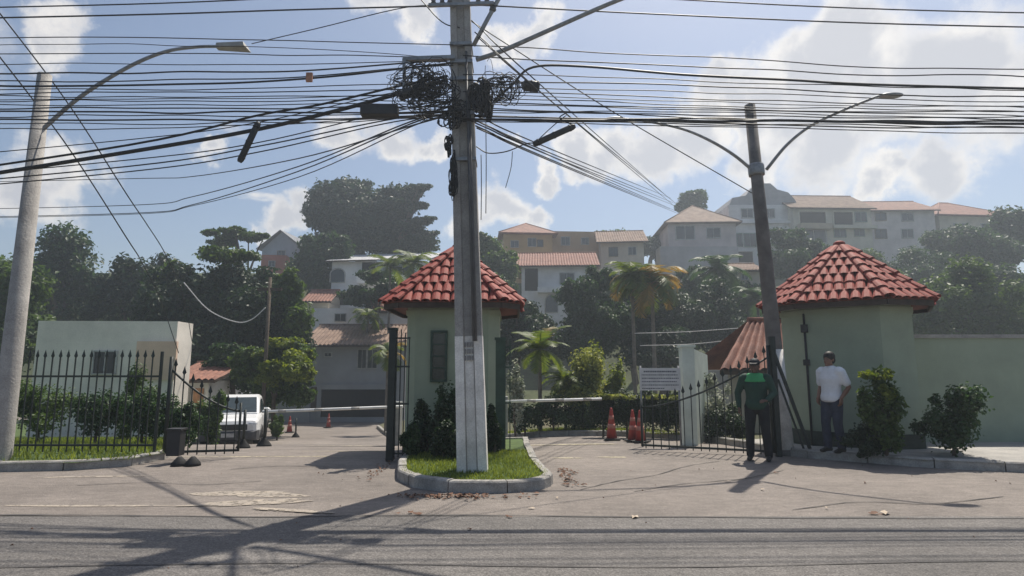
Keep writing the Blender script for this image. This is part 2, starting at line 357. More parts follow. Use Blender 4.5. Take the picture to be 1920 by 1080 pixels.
# centre island
isl = [(-1.72,14.6),(-1.88,12.5),(-1.9,10.6),(-1.84,9.6),(-1.66,8.7),(-1.32,8.12),(-.8,7.82),(-.2,7.78),(.25,7.9),(.52,8.15),(.60,8.5),(.52,9.0),(.42,10),(.38,12),(.40,14.6)]
isl_inner = [(x*.93 - .045, y + (.1 if y < 8.6 else -.05)) for x, y in isl]
island = thing('traffic_island', 'long kerbed grass island carrying the thick pole and the green gatehouse', 'traffic island', (0,0,0))
drape('island_turf', isl_inner, LAWN, .115, None, island)
kerb_run(isl[::1], island, inside=1, piece=.8)
kerb_run([(.40,14.6),(-1.72,14.6)], island, inside=1, piece=.7)
grass('grass', 9000, in_poly(isl_inner), (-1.8,.5,7.9,11), .055, .115, LF_GRASS, 'short sunlit grass around the foot of the thick pole', island)
# left verge
lv = [(-45,8.9),(-9,9.25),(-6.95,9.5),(-6.3,9.9),(-6.15,10.6),(-6.75,12.2),(-8.2,15),(-9.6,17.8),(-11.2,21.5),(-13.0,28),(-14.6,38),(-45,38)]
drape('left_verge', lv, LAWN, .12)
lk = thing('verge_kerb', 'pale concrete kerb bordering the grass verge left of the entrance', 'kerb')
kerb_run(lv[1:11], lk, inside=1)
grass('verge_grass', 12000, in_poly(lv), (-13,-6,9.6,20), .10, .12, LF_GRASS, 'rough green grass on the verge behind the iron fence', wd=.012)
# right verge
rv = [(45,8.7),(8.6,9.05),(6.7,9.75),(5.35,10.75),(4.95,11.5),(4.95,12.6),(4.6,15),(3.4,16.7),(1.6,17.8),(-1.8,19.4),(-5,24),(-7.3,32),(-7.8,38),(45,38)]
drape('right_verge', rv, EARTH, .12)
rk = thing('verge_kerb', 'pale concrete kerb curving from the right guardhouse back along the hedge', 'kerb')
kerb_run(rv[1:12], rk, inside=-1)
drape('guardhouse_pavement', [(12,8.95+.15),(8.65,9.22),(6.8,9.95),(5.5,10.9),(5.15,11.6),(5.15,13.2),(7,14.6),(12,14.6)], CONC, .126)
grass('verge_grass', 5000, in_poly([(4.4,15),(3.2,16.9),(1.5,18),(-1.9,19.7),(-1,21),(4,18.5)]), (-2,5,15,21), .10, .12, LF_GRASS, 'thin grass along the foot of the hedge right of the road', wd=.012)

# worn patches and paint
def irregular(name, cx, cy, rx, ry, m, dz, seed, rot=0, n=40, spike=.35):
    rr = random.Random(seed); pts = []
    ph = [rr.uniform(0, 6.28) for _ in range(6)]
    for k in range(n):
        q = 2*math.pi*k/n; r = 1 + spike*(.5*math.sin(2*q+ph[0]) + .35*math.sin(3*q+ph[1]) + .3*math.sin(5*q+ph[2]) + .2*math.sin(9*q+ph[3]) + .15*rr.uniform(-1,1))
        x = rx*r*math.cos(q); y = ry*r*math.sin(q); pts.append((cx + x*math.cos(rot)-y*math.sin(rot), cy + x*math.sin(rot)+y*math.cos(rot)))
    return drape(name, pts, m, dz)
irregular('road_patch', -3.35, 7.75, .62, .20, PATCH, .005, 3, rot=-.1)
irregular('road_patch', -3.15, 7.25, .75, .13, PATCH, .009, 5, rot=.25)
irregular('road_patch', -5.0, 7.1, .9, .05, PATCH, .005, 8, spike=.2)
irregular('road_patch', -2.5, 6.85, .5, .06, PATCH, .013, 9, spike=.2, rot=-.2)
irregular('road_patch', -6.3, 8.95, .8, .06, PATCH, .005, 11, spike=.2, rot=.1)
irregular('road_line', -3.1, 12.2, 1.25, .05, PAINTLINE, .006, 13, spike=.18)
irregular('road_line', -4.6, 11.1, 1.5, .05, PAINTLINE, .006, 14, spike=.18, rot=.03)
irregular('road_line', -4.0, 14.6, 1.1, .07, PAINTLINE, .012, 15, spike=.18)
irregular('road_line', .98, 10.85, .26, .07, PAINTLINE, .005, 16, spike=.25)
irregular('road_line', 1.85, 10.95, .26, .07, PAINTLINE, .005, 17, spike=.25)
irregular('road_line', 1.3, 13.6, 1.2, .12, PAINTLINE, .012, 18, spike=.12)
irregular('road_line', -6.6, 18.6, 2.2, .10, PAINTLINE, .014, 19, spike=.15)

DARKLINE = mat('dark_road_line', (.06,.056,.053), rough=.8, scale=4, col2=(.10,.092,.085))
def strip(name, pts, w, m, dz):
    c = catmull([Vector((x, y, 0)) for x, y in pts], 5); L_ = []; R_ = []
    for i, p in enumerate(c):
        t = (c[min(i+1, len(c)-1)] - c[max(i-1, 0)]).normalized(); n = Vector((-t.y, t.x, 0)); ww = w*random.uniform(.45, 1.3)
        p = p + n*random.uniform(-.5, .5)*w; L_.append((p.x+n.x*ww/2, p.y+n.y*ww/2)); R_.append((p.x-n.x*ww/2, p.y-n.y*ww/2))
    V = [(x, y, gz(x, y)+dz) for x, y in L_ + R_]; k = len(c)
    tag(link(name, np_mesh(name, V, [(i, k+i, k+i+1, i+1) for i in range(k-1)], m)), kind='structure')
strip('road_dark_line', [(-14,6.62),(-9,6.58),(-6,6.66),(-3,6.57),(-1,6.62),(2,6.55),(5,6.52),(9,6.6),(14,6.6)], .05, DARKLINE, .011)  # thin dark line where the street and apron asphalt meet
for q in ([(.9,8.0),(1.5,8.6),(2.2,9.1),(2.9,9.9),(3.6,10.4)], [(1.6,7.9),(2.4,8.4),(3.4,8.8),(4.3,9.5)], [(-6.0,8.3),(-5.2,8.5),(-4.3,8.35),(-3.6,8.6)], [(-4.5,9.6),(-3.8,9.9),(-3.0,9.8)], [(3.2,6.9),(4.2,7.3),(5.0,7.2),(6.2,7.6)], [(-3.2,12.9),(-4.4,13.0),(-5.6,12.8)], [(-2.6,16),(-4.4,16.3),(-6.6,16.1)]):
    strip('road_crack', q, .022, DARKLINE, .008)
for q in ([(-5,4.9),(-2,5.05),(1,4.95),(4,5.1),(7,5.0)], [(-3.5,4.2),(-1.8,4.5),(0,4.4),(1.4,4.7)]):
    strip('road_crack', q, .018, DARKLINE, .012)

# ------------------------------------------------------------------ foliage
def leaf_mesh(name, C, Nn, size, m, aspect=.55):
    """folded leaf-shaped faces at points C with normals Nn"""
    n = len(C); C = np.asarray(C); Nn = np.asarray(Nn); Nn = Nn / (np.linalg.norm(Nn, axis=1, keepdims=True) + 1e-9)
    rnd = rng.normal(size=(n, 3)); A = np.cross(Nn, rnd); A /= (np.linalg.norm(A, axis=1, keepdims=True) + 1e-9); B = np.cross(Nn, A)
    s = (size * rng.uniform(.6, 1.35, size=(n, 1)))
    base = C - A*s*.5; tip = C + A*s*.5 - Nn*s*.12
    l = C + B*s*aspect*.5 + Nn*s*.10; r = C - B*s*aspect*.5 + Nn*s*.10
    V = np.stack([base, l, tip, r], 1).reshape(-1, 3); i = np.arange(n)[:, None]*4
    T = np.concatenate([i + np.array([[0, 1, 2]]), i + np.array([[0, 2, 3]])], 1).reshape(-1, 3)
    return np_mesh(name, V, T, m, 3)
def lobes_from(c, r, k, spread=.75, rel=(.28, .5), flat=1.0, low=-.5):
    out = []
    for _ in range(k):
        v = rng.normal(size=3); v /= np.linalg.norm(v); 
        if v[2] < low: v[2] = abs(v[2])
        f = spread * rng.uniform(.55, 1.0) ; q = rng.uniform(*rel)
        out.append((c[0]+v[0]*r[0]*f, c[1]+v[1]*r[1]*f, c[2]+v[2]*r[2]*f, r[0]*q, r[1]*q, r[2]*q*flat))
    return out
def leaf_cloud(lobes, n, shell=.45, up=.4, jit=.15):
    vol = np.array([l[3]*l[4]*l[5] for l in lobes]) ** .67; vol /= vol.sum()
    C = []; Nn = []
    for l, k in zip(lobes, (vol * n).astype(int) + 1):
        v = rng.normal(size=(k, 3)); v /= np.linalg.norm(v, axis=1, keepdims=True)
        r = rng.uniform(0, 1, size=(k, 1)) ** shell * (1 + jit*rng.normal(size=(k, 1)))
        C.append(np.array(l[:3]) + v*r*np.array(l[3:])); Nn.append(v + np.array([0, 0, up]) + .7*rng.normal(size=(k, 3)))
    return np.concatenate(C), np.concatenate(Nn)
def tree(name, label, cat, base, lobes, n, leaf, m, trunk_r=.2, group=None, limbs=5, aspect=.6, shell=.45, up=.4, bark=None, trunk=True, extra=None):
    base = Vector(base); o = thing(name, label, cat, base, group=group)
    cc = Vector(np.average([l[:3] for l in lobes], axis=0))
    C, Nn = leaf_cloud(lobes, n, shell, up)
    link('crown', leaf_mesh('crown', C - np.array(base), Nn, leaf, m, aspect), o)
    if extra:
        C, Nn = leaf_cloud(extra[0], extra[1], shell, up); link('paler_leaves', leaf_mesh('paler_leaves', C - np.array(base), Nn, extra[2], extra[3], aspect), o)  # second leaf set in a paler colour than the crown
    if trunk:
        mb = MB(); top = cc - base; mid = Vector((top.x*.25 + random.uniform(-.1, .1)*top.z, top.y*.3, top.z*.5))
        path = catmull([Vector((0, 0, -.3)), mid, top], 5)
        mb.tube(path, [trunk_r*(1.25 - .75*i/(len(path)-1)) for i in range(len(path))], 8)
        for k in range(min(limbs, len(lobes))):
            l = lobes[int(k*len(lobes)/max(1, limbs))]; st = mid.lerp(top, random.uniform(.1, .8)); e = Vector(l[:3]) - base
            pth = catmull([st, st.lerp(e, .5) + Vector((0, 0, .08*(e-st).length)), e], 4)
            mb.tube(pth, [trunk_r*(.5 - .38*i/(len(pth)-1)) for i in range(len(pth))], 6)
        mb.build('trunk', bark or BARK, o)
    return o
def px_lobe(px, py, d, rx, ry, ryd=None):
    """a lobe at photo pixel with pixel radii at depth d"""
    p = P(px, py, d); k = d / F * 1.02
    return (p.x, p.y, p.z, rx*k, (ryd if ryd else rx*k*.8), ry*k)
def expand(lobes, k, rel=(.25, .45), spread=.9, flat=1.0, low=-.5):
    out = []
    for l in lobes: out += lobes_from(l[:3], l[3:], k, spread, rel, flat, low) + [(l[0], l[1], l[2], l[3]*.72, l[4]*.72, l[5]*.72)]
    return out
def bush(name, label, cat, px, py, d, rx, ry, n, leaf, m, k=8, group=None, ground=True, trunk_r=.03, **kw):
    l = px_lobe(px, py, d, rx, ry); base = (l[0], l[1], gz(l[0], l[1]) + .1)
    if ground: top_ = l[2] + l[5]; l = (l[0], l[1], (top_ + base[2])/2, l[3], l[4], (top_ - base[2])/2 + .03)
    return tree(name, label, cat, base, expand([l], k, (.2, .5), 1.02, low=-.9), n, leaf, m, trunk_r=trunk_r, group=group, limbs=4, **kw)

# ------------------------------------------------------------------ gatehouses
def oct_pts(half, ch):
    """chamfered square, counter-clockwise, starting front-left"""
    a = half; b = half * ch
    return [(-b,-a),(b,-a),(a,-b),(a,b),(b,a),(-b,a),(-a,b),(-a,-b)]
def tile_mesh(wd, ln):
    mb = MB(); seg = 6; vs = []
    for (y, r, z) in ((0, wd*.52, .0), (ln, wd*.42, -.004)):
        for k in range(seg + 1):
            q = math.pi * k / seg; vs.append((r*math.cos(q), y, z + r*.62*math.sin(q)))
        for k in range(seg + 1):
            q = math.pi * k / seg; vs.append(((r-.014)*math.cos(q), y, z + (r-.014)*.62*math.sin(q)))
    n = seg + 1
    fs = [(k, k+1, 2*n+k+1, 2*n+k) for k in range(seg)] + [(n+k+1, n+k, 3*n+k, 3*n+k+1) for k in range(seg)] + [(k+1, k, n+k, n+k+1) for k in range(seg)]
    fs += [(0, 2*n, 3*n, n), (seg, n+seg, 3*n+seg, 2*n+seg)]
    mb.add(vs, fs, False); me = mb.mesh('tile', TILE); return me
TW, TL = .185, .36
TILE_ME = tile_mesh(TW, TL); HIP_ME = tile_mesh(.21, .34)
def tiled_roof(root, half, ch, z_eave, rise):
    pts = oct_pts(half, ch); mb = MB(); apex = (0, 0, z_eave + rise)
    vs = [(x, y, z_eave) for x, y in pts] + [apex] + [(x*.97, y*.97, z_eave - .05) for x, y in pts]
    fs = [(i, (i+1) % 8, 8) for i in range(8)] + [((i+1) % 8, i, 9+i, 9+(i+1) % 8) for i in range(8)] + [tuple(9+i for i in reversed(range(8)))]
    mb.add(vs, fs); roof = mb.build('roof', mat('roof_base', (.17, .05, .035), rough=.85), root)
    fb = MB()
    for i in range(8):
        a = Vector((*pts[i], z_eave - .075)) * 1; b = Vector((*pts[(i+1) % 8], z_eave - .075)); a.x *= .985; a.y *= .985; b.x *= .985; b.y *= .985
        fb.bar(a, b, .04, .10)
    fb.build('fascia', WOODD, roof)
    A = Vector(apex)
    for i in range(8):
        a = Vector((*pts[i], z_eave)); b = Vector((*pts[(i+1) % 8], z_eave)); e = (b - a); wl = e.length; ex = e.normalized()
        mid = (a + b) / 2; up = A - mid; sl = up.length; ey = up.normalized(); ez = ex.cross(ey).normalized()
        rows = int(sl / (TL * .80)); 
        for r_ in range(rows):
            s = r_ * TL * .80; half_w = wl / 2 * (1 - (s + TL*.35) / sl)
            nc = int((half_w * 2 + .05) / TW)
            if nc < 1: continue
            for c in range(nc):
                x = (c - (nc - 1) / 2) * TW + random.uniform(-.008, .008)
                p = mid + ex * x + ey * (s - .05 + random.uniform(-.012, .012)) + ez * (.012 + .02)
                M = Matrix((ex, ey, ez)).transposed().to_4x4(); M.translation = p
                o = link('tile', TILE_ME, roof); o.matrix_local = M @ Matrix.Rotation(R(-2.5 + random.uniform(-1.2, 1.2)), 4, 'X') @ Matrix.Rotation(R(random.uniform(-1.5, 1.5)), 4, 'Z')
        # hip tiles
        h = A - a; hl = h.length; hy = h.normalized(); hx = hy.cross(Vector((0, 0, 1))).normalized(); hz = hx.cross(hy).normalized()
        k = int(hl / .29)
        for r_ in range(k):
            p = a + hy * (r_ * .29 - .04) + hz * .06
            M = Matrix((hx, hy, hz)).transposed().to_4x4(); M.translation = p
            o = link('hip_tile', HIP_ME, roof); o.matrix_local = M @ Matrix.Rotation(R(-3), 4, 'X')
    MB().ell((0, 0, z_eave + rise + .02), (.12, .12, .07)).build('apex_cap', TILE, roof)
    return roof
def slit_window(root, x0, x1, y, z0, z1, panes):
    fr = MB(); t = .045
    fr.box(x0-t, x0, y-.05, y+.02, z0-t, z1+t).box(x1, x1+t, y-.05, y+.02, z0-t, z1+t).box(x0, x1, y-.05, y+.02, z1, z1+t).box(x0, x1, y-.05, y+.02, z0-t, z0)
    hgt = (z1 - z0) / panes
    for k in range(1, panes): fr.box(x0, x1, y-.04, y+.02, z0+k*hgt-.012, z0+k*hgt+.012)
    f = fr.build('window_frame', GIRON, root)
    for k in range(panes):
        MB().box(x0+.001, x1-.001, y-.018, y-.010, z0+k*hgt+.013, z0+(k+1)*hgt-.013).build('pane', glass('gate_glass', (.05, .055, .05)), f)
def gatehouse(name, label, loc, rz, half, ch, z_eave, rise, wall_half, wall_ch):
    o = thing(name, label, 'gatehouse', loc, rz)
    p = oct_pts(wall_half, wall_ch)
    MB().prism(p, -.3, z_eave - .02).build('wall', GREENW, o)
    MB().prism(oct_pts(wall_half + .03, wall_ch), -.3, .28).build('plinth', mat('dark_plinth', (.06, .075, .06), rough=.85, scale=3, var=.3), o)
    MB().prism(oct_pts(wall_half + .025, wall_ch), z_eave - .22, z_eave - .12).build('cornice', GREENW, o)
    tiled_roof(o, half, ch, z_eave, rise)
    return o
GH_Y = 12.5
gh = gatehouse('gatehouse', 'small green gatehouse with pyramid tile roof standing behind the thick pole', ((856-960)/F*GH_Y, GH_Y, .05), 0, 1.36, .74, 2.84, 1.34, .93, .78)
wx0 = P(811, 700, GH_Y - .95).x - gh.location.x; wx1 = P(834, 700, GH_Y - .95).x - gh.location.x
slit_window(gh, wx0, wx1, -.94, P(0, 712, GH_Y-.95).z - .05, P(0, 624, GH_Y-.95).z - .05, 4)
g2y = 12.35
g2 = gatehouse('guardhouse', 'large green guardhouse with pyramid tile roof at the right, man leaning on it', ((1586-960)/F*g2y, g2y, .1), R(-33), 1.52, .52, 2.80, 1.36, 1.16, .55)
# conduit on the guardhouse corner
cdp = MB().tube([(-.665, -1.175, .02), (-.665, -1.175, 2.6)], .022, 8).build('conduit', PLASTB, g2)
for za_, hh, ww in ((2.3, .16, .13), (1.62, .12, .12)):
    MB().box(-.665-ww/2, -.665+ww/2, -1.23, -1.15, za_-hh/2, za_+hh/2).build('junction_box', PLASTB, cdp, bevel=.008)

# ------------------------------------------------------------------ poles
def h_section(w, d, rec):
    a, b = w/2, d/2; f = w*.30
    return [(-a,-b),(-a+f,-b),(-a+f+.02,-b+rec),(a-f-.02,-b+rec),(a-f,-b),(a,-b),(a,b),(a-f,b),(a-f-.02,b-rec),(-a+f+.02,b-rec),(-a+f,b),(-a,b)]
def h_shaft(z0, z1, zt, w0, w1, d0, d1, rec, grow=0, n=10):
    mb = MB(); vs = []; S = 12
    for i in range(n + 1):
        z = z0 + (z1 - z0)*i/n; t = z / zt
        vs += [(x, y, z) for x, y in h_section(w0 + (w1-w0)*t + grow, d0 + (d1-d0)*t + grow, rec)]
    fs = [(i*S+k, i*S+(k+1) % S, (i+1)*S+(k+1) % S, (i+1)*S+k) for i in range(n) for k in range(S)] + [tuple(reversed(range(S))), tuple(n*S+k for k in range(S))]
    return mb.add(vs, fs)
PD = 8.8; PX = (889-960)/F*PD; PH = 10.6
pole = thing('utility_pole', 'thick grey concrete pole with whitewashed foot on the grass island', 'utility pole', (PX, PD, .1)); LEAN = R(-2.1)
pole.rotation_euler = (0, LEAN, 0)
h_shaft(-.3, PH, PH, .43, .27, .36, .22, .045).build('shaft', POLEC, pole)
ps = h_shaft(.0, 1.98, PH, .43, .27, .36, .22, .047, .008).build('painted_base', LIME, pole); ps['label'] = 'whitewashed lower part of the pole'
st_ = MB(); [st_.box(-.10+.07*i, -.045+.07*i, -.1475, -.130, 1.62+.10*j, 1.69+.10*j) for i in range(3) for j in range(3)]
st_.build('dark_grid', mat('grid_grey', (.30,.29,.28), rough=.85, scale=8), pole)['kind'] = 'stuff'  # grid of small darker rectangles on the whitewash
def on_pole(z, dx=0, dy=0):
    """point on the leaning pole's axis at local height z"""
    return Vector((PX, PD, .1)) + Matrix.Rotation(LEAN, 3, 'Y') @ Vector((dx, dy, z))
def zpole(py):
    """height on the pole seen at photo row py"""
    return P(889, py, PD - .1).z - .1
for py in (85, 118, 150, 215, 300):
    z = zpole(py); wv = .43 - .16*z/PH
    MB().box(-wv/2-.012, wv/2+.012, -.18, .18, z-.025, z+.025).build('steel_band', STEEL, pole)
z1 = zpole(113); br = MB(); br.bar((-.1, -.2, z1), (-.92, -.2, z1), .06); br.bar((-.90, -.2, z1), (-.90, -.2, z1-.6), .05); br.bar((-.1, -.2, z1-.55), (-.9, -.2, z1-.02), .03)
br.build('side_bracket', STEEL, pole)
z2 = zpole(8); ia = MB().bar((-.5, -.18, z2-.05), (.55, -.18, z2-.05), .05).build('insulator_arm', STEEL, pole)
for x in (-.42, -.28, -.16, .3, .44): MB().lathe([(.02,0),(.045,.02),(.03,.05),(.045,.08),(.02,.1)], 8, (x, -.18, z2-.03)).build('insulator', GREYC, ia)
# conduits running up the pole
for dx, zt in ((.10, zpole(100)), (.14, zpole(190))): MB().tube([(dx*.8, -.215, 1.9), (dx*.8, -.20, 4), (dx*.8, -.16, zt)], .022, 6).build('conduit', GREYC, pole)
# lamp arm reaching up right, and the strut
def rel(o, pts): return [Vector(p) - o.location for p in pts]
PINV = Matrix.Rotation(-LEAN, 3, 'Y')
def pl(pts): return [PINV @ (Vector(p) - pole.location) for p in pts]
pth = pl(catmull([P(893,112,PD-.2), P(940,96,PD-.3), P(1040,52,PD-.5), P(1160,0,PD-.75), P(1300,-50,PD-1.0), P(1420,-74,PD-1.2)], 6))
arm = MB().tube(pth, [.038 - .010*i/len(pth) for i in range(len(pth))], 8).build('lamp_arm', STEEL, pole); arm['label'] = 'curved lamp arm rising to the upper right'
MB().ell(pth[-1] + Vector((.28, -.05, -.02)), (.36, .13, .08)).build('lamp_head', STEEL, arm)
st = MB().tube(pl([P(888,85,PD-.05), P(912,40,PD-.1), P(950,-30,PD-.15), P(985,-95,PD-.2)]), .036, 8).build('strut', STEEL, pole)
MB().lathe([(.03,0),(.06,.03),(.04,.09),(.06,.14),(.02,.18)], 10, tuple(pl([P(924,22,PD-.12)])[0])).build('insulator', GREYC, st)

# second pole
D2 = 11.25; X2 = (1457-960)/F*D2
p2 = thing('lamp_pole', 'slender dark pole with whitewashed foot and two curved lamp arms', 'lamp pole', (X2, D2, .1)); P2H = P(1412, 197, D2).z - .1
P2L = R(-2.3); p2.rotation_euler = (0, P2L, 0); P2I = Matrix.Rotation(-P2L, 3, 'Y')
MB().lathe([(.165, -.3), (.16, 0), (.125, P2H*.6), (.105, P2H)], 14).build('shaft', mat('pole_dark', (.17, .155, .145), rough=.85, scale=3, bump=.4, bscale=30, var=.3), p2)
MB().lathe([(.166, .0), (.151, P(0, 655, D2).z - .1)], 14).build('painted_base', LIME, p2)
za = P(0, 320, D2).z - .1; MB().lathe([(.15, -.1), (.155, -.05), (.155, .1), (.14, .14)], 14, (0, 0, za)).build('clamp', STEEL, p2)
la = [P(1412,320,D2), P(1375,290,D2-.02), P(1330,263,D2-.05), P(1280,242,D2-.08), P(1215,228,D2-.12), P(1165,222,D2-.15)]
ra = [P(1437,318,D2), P(1475,272,D2-.15), P(1520,236,D2-.35), P(1580,207,D2-.6), P(1640,183,D2-.85), P(1656,178,D2-.9)]
for nm, q in (('lamp_arm', la), ('lamp_arm', ra)):
    c_ = [P2I @ v_ for v_ in catmull(rel(p2, q), 6)]; a_ = MB().tube(c_, [.034 - .012*i/len(c_) for i in range(len(c_))], 8).build(nm, STEEL, p2)
    s = 1 if q is ra else -1
    MB().ell(c_[-1] + Vector((s*.14, 0, -.02)), (.24, .10, .05)).build('lamp_head', STEEL, a_)
# left lamp pole standing just outside the photograph's left edge, its arm reaching in
LX, LY = -8.35, 9.75
lp = thing('street_lamp', 'street lamp arm with flat grey head reaching in from the far left', 'street lamp', (LX, LY, .1))
LH = P(0, 150, LY).z
MB().lathe([(.17, -.3), (.165, 0), (.11, LH)], 14).build('shaft', POLEC, lp)
q = [Vector((LX, LY, P(0,250,LY).z)), P(150,182,LY), P(240,126,LY), P(310,97,LY), P(370,88,LY), P(412,87,LY)]
c_ = catmull(rel(lp, q), 6); MB().tube(c_, [.036 - .010*i/len(c_) for i in range(len(c_))], 8).build('lamp_arm', STEEL, lp)
e = c_[-1]; hb = MB(); hb.add([(e.x-.05, -.06, e.z-.05), (e.x+.5, -.13, e.z-.055), (e.x+.52, .13, e.z-.055), (e.x-.05, .06, e.z-.05), (e.x-.05, -.05, e.z+.05), (e.x+.46, -.10, e.z+.045), (e.x+.46, .10, e.z+.045), (e.x-.05, .05, e.z+.05)], [(3,2,1,0),(4,5,6,7),(0,1,5,4),(1,2,6,5),(2,3,7,6),(3,0,4,7)])
hb.build('lamp_head', mat('lamp_grey', (.34, .33, .30), rough=.6, var=.2), lp, bevel=.015)

# ------------------------------------------------------------------ overhead cables
def cable(name, label, group, pts, r, m=BLACK, n=7, cat='cable'):
    n = n if len(pts) < 9 else 4; c = catmull(pts, n); o = MB().tube([p - c[0] for p in c], r, 5).build(name, m, None, c[0]); return tag(o, label, cat, group)
def sagged(a, b, sag, k=14):
    a, b = Vector(a), Vector(b)
    return [a.lerp(b, i/k) - Vector((0, 0, 4*sag*(i/k)*(1-i/k))) for i in range(k+1)]
def wavy(spec, amp=2.6):
    """the same path with a little slack between its clips"""
    out = [spec[0]]
    for a, b in zip(spec, spec[1:]):
        k = max(1, int(abs(b[0]-a[0])/95))
        for i in range(1, k + 1):
            t = i/k; out.append((a[0]+(b[0]-a[0])*t, a[1]+(b[1]-a[1])*t + (random.uniform(-amp, amp) if i < k else 0)))
    return out
def px_path(spec, d):
    """spec: list of (px,py[,depth])"""
    return [P(s[0], s[1], s[2] if len(s) > 2 else d) for s in spec]
ORD_ = ['topmost','second from the top','third from the top','fourth from the top','fifth from the top','sixth from the top','seventh from the top','eighth from the top','ninth from the top','tenth from the top','eleventh from the top','twelfth from the top','lowest']
ORD = ORD_[:-1] + ['thirteenth from the top','fourteenth from the top','fifteenth from the top','sixteenth from the top','seventeenth from the top','eighteenth from the top','nineteenth from the top']
GL = 'level cables left of the thick pole'; LL = 'thin black cable strung level to the left of the thick pole'
GRt = 'level cables right of the thick pole'; LR = 'thin black cable strung level to the right of the thick pole'
dl = PD - .15
for y0, y1, r_, wo_ in ((8,-16,.011,'upper'),(28,10,.013,'lower')):
    cable('power_line', wo_ + ' bare power line running along the top left edge of the picture', 'power lines at top left', px_path([(-420,y0+14),(240,y0),(560,(y0*.45+y1*.55)),(862,y1)], dl), r_)
for y0, y1, r_, wo_ in ((45,8,.012,'lower'),(18,-24,.011,'upper')):
    cable('power_line', wo_ + ' bare power line running along the top right edge of the picture', 'power lines at top right', px_path([(868,y1),(1210,(y0*.42+y1*.58)+2),(1680,y0),(2350,y0+14)], dl), r_)
for oi, (y0, ym, y1, r_) in enumerate(sorted(((70,76,84,.008),(100,104,108,.008),(82,90,112,.006),(138,134,112,.013),(160,150,118,.016),(152,146,122,.010),(173,172,165,.009),(181,180,178,.008),(190,190,186,.008),(203,204,200,.011),(210,211,208,.014),(225,224,214,.014),(233,230,222,.008),(120,121,116,.007),(168,164,158,.008),(186,184,172,.007),(197,196,192,.008),(217,217,211,.009),(241,233,216,.008)), key=lambda q: q[1])):
    cable('overhead_cable', LL + ', ' + ORD[oi], GL, px_path(wavy([(-420,y0+random.uniform(-6,10)),(240,y0),(540,ym),(850,y1)]), dl + random.uniform(-.1,.1)), r_)
for oi, (y0, ym, y1, r_) in enumerate(sorted(((85,104,128,.009),(104,122,142,.010),(150,158,178,.011),(160,170,186,.008),(172,182,196,.009),(182,196,206,.008),(195,205,213,.008),(205,214,221,.010),(200,218,232,.009),(216,228,240,.012),(224,226,229,.022),(222,236,246,.008),(140,148,164,.008),(176,189,200,.007),(190,201,210,.010),(210,210,218,.008),(218,223,226,.014),(228,231,236,.009)), key=lambda q: q[1])):
    cable('overhead_cable', LR + ', ' + ORD[oi], GRt, px_path(wavy([(868,y0),(1240,ym),(1680,y1),(2350,y1+random.uniform(0,14))]), dl + random.uniform(-.1,.1)), r_)
cable('cable_bundle', 'thick black cable bundle curving over and running right from the coil', None, px_path([(925,190),(960,160),(1000,126),(1100,125),(1280,140),(1480,150),(1680,160),(2350,176)], dl-.05), .020, cat='cable')
cable('cable_bundle', 'thick black cable bundle sloping down left past the tilted splice case', None, px_path([(840,150),(760,172),(640,205),(480,243),(240,285),(-420,390)], dl-.05), .032, cat='cable')
cable('cable_bundle', 'lighter cable bundle sloping down left just above the thickest one', None, px_path([(840,142),(745,162),(600,196),(480,217),(240,272),(-420,370)], dl-.02), .018, cat='cable')
for oi, (a, b, c, r_) in enumerate(((262,230,165,.008),(300,268,200,.009),(312,275,214,.011),(322,286,220,.010))):
    cable('sloping_cable', 'thin cable sloping gently down to the left below the thick bundle, ' + ('topmost','second','third','lowest')[oi] + ' of four', 'sloping cables left of the pole', px_path([(840,c-5),(720,c+12),(480,b),(240,a),(-420,a+60)], dl+.02), r_)
for oi, (yy, y2, y3, r_) in enumerate(((335,303,236,.009),(385,318,228,.009),(400,327,232,.009),(402,338,238,.007))):
    cable('drop_cable', 'thin drop cable curving down left towards the trees, ' + ('topmost','second','third','lowest')[oi] + ' of four', 'drop cables left of the pole', px_path([(842,216,8.8),(770,y3,9.6),(560,y2-6,13),(360,yy-16 if yy > 350 else yy-4,17),(240,yy,19),(-200,yy+10,24)], dl), r_*1.5)
# drops to the houses on the hill at right
for oi, (x1, y1, x0, y0) in enumerate(((1258,372,888,215),(1262,380,888,224),(1266,386,890,230),(1256,392,892,236),(1268,396,892,226),(1275,402,894,240))):
    cable('drop_cable', 'thin drop cable slanting down right from the pole to the hillside, ' + ('topmost','second','third','fourth','fifth','lowest')[oi] + ' of six', 'drop cables to the hillside', px_path([(x0,y0,8.75),((x0+x1)/2+8,(y0+y1)/2+6,13.5),(x1,y1,52)], 9), .012)
for oi, (x0, y0, x1, y1, d1) in enumerate(((884,38,1255,372,40),(890,60,1266,388,40),(896,70,1280,392,40))):
    cable('crossing_cable', 'straight cable slanting steeply across the level cables, ' + ('upper','middle','lower')[oi] + ' of three', 'cables slanting across right of the pole', px_path([(x0,y0,8.7),((x0+x1)/2,(y0+y1)/2+4,10.5),(x1,y1,d1)], 9), .010)
cable('crossing_cable', 'straight cable from the thick pole top down to the slender lamp pole', None, px_path([(884,40,8.7),(1150,210,10),(1410,362,D2-.1)], 9), .010)
cable('crossing_cable', 'cable entering at the top left edge of the thick pole', None, px_path([(700,-110,8.6),(790,0,8.62),(830,42,8.66),(862,52,8.7)], 9), .010)
cable('lamp_feed_cable', 'thin feed cable from the thick pole top to the left street lamp head', None, px_path([(855,10,8.75),(760,14,8.9),(600,52,9.3),(472,82,9.75)], 9), .008)
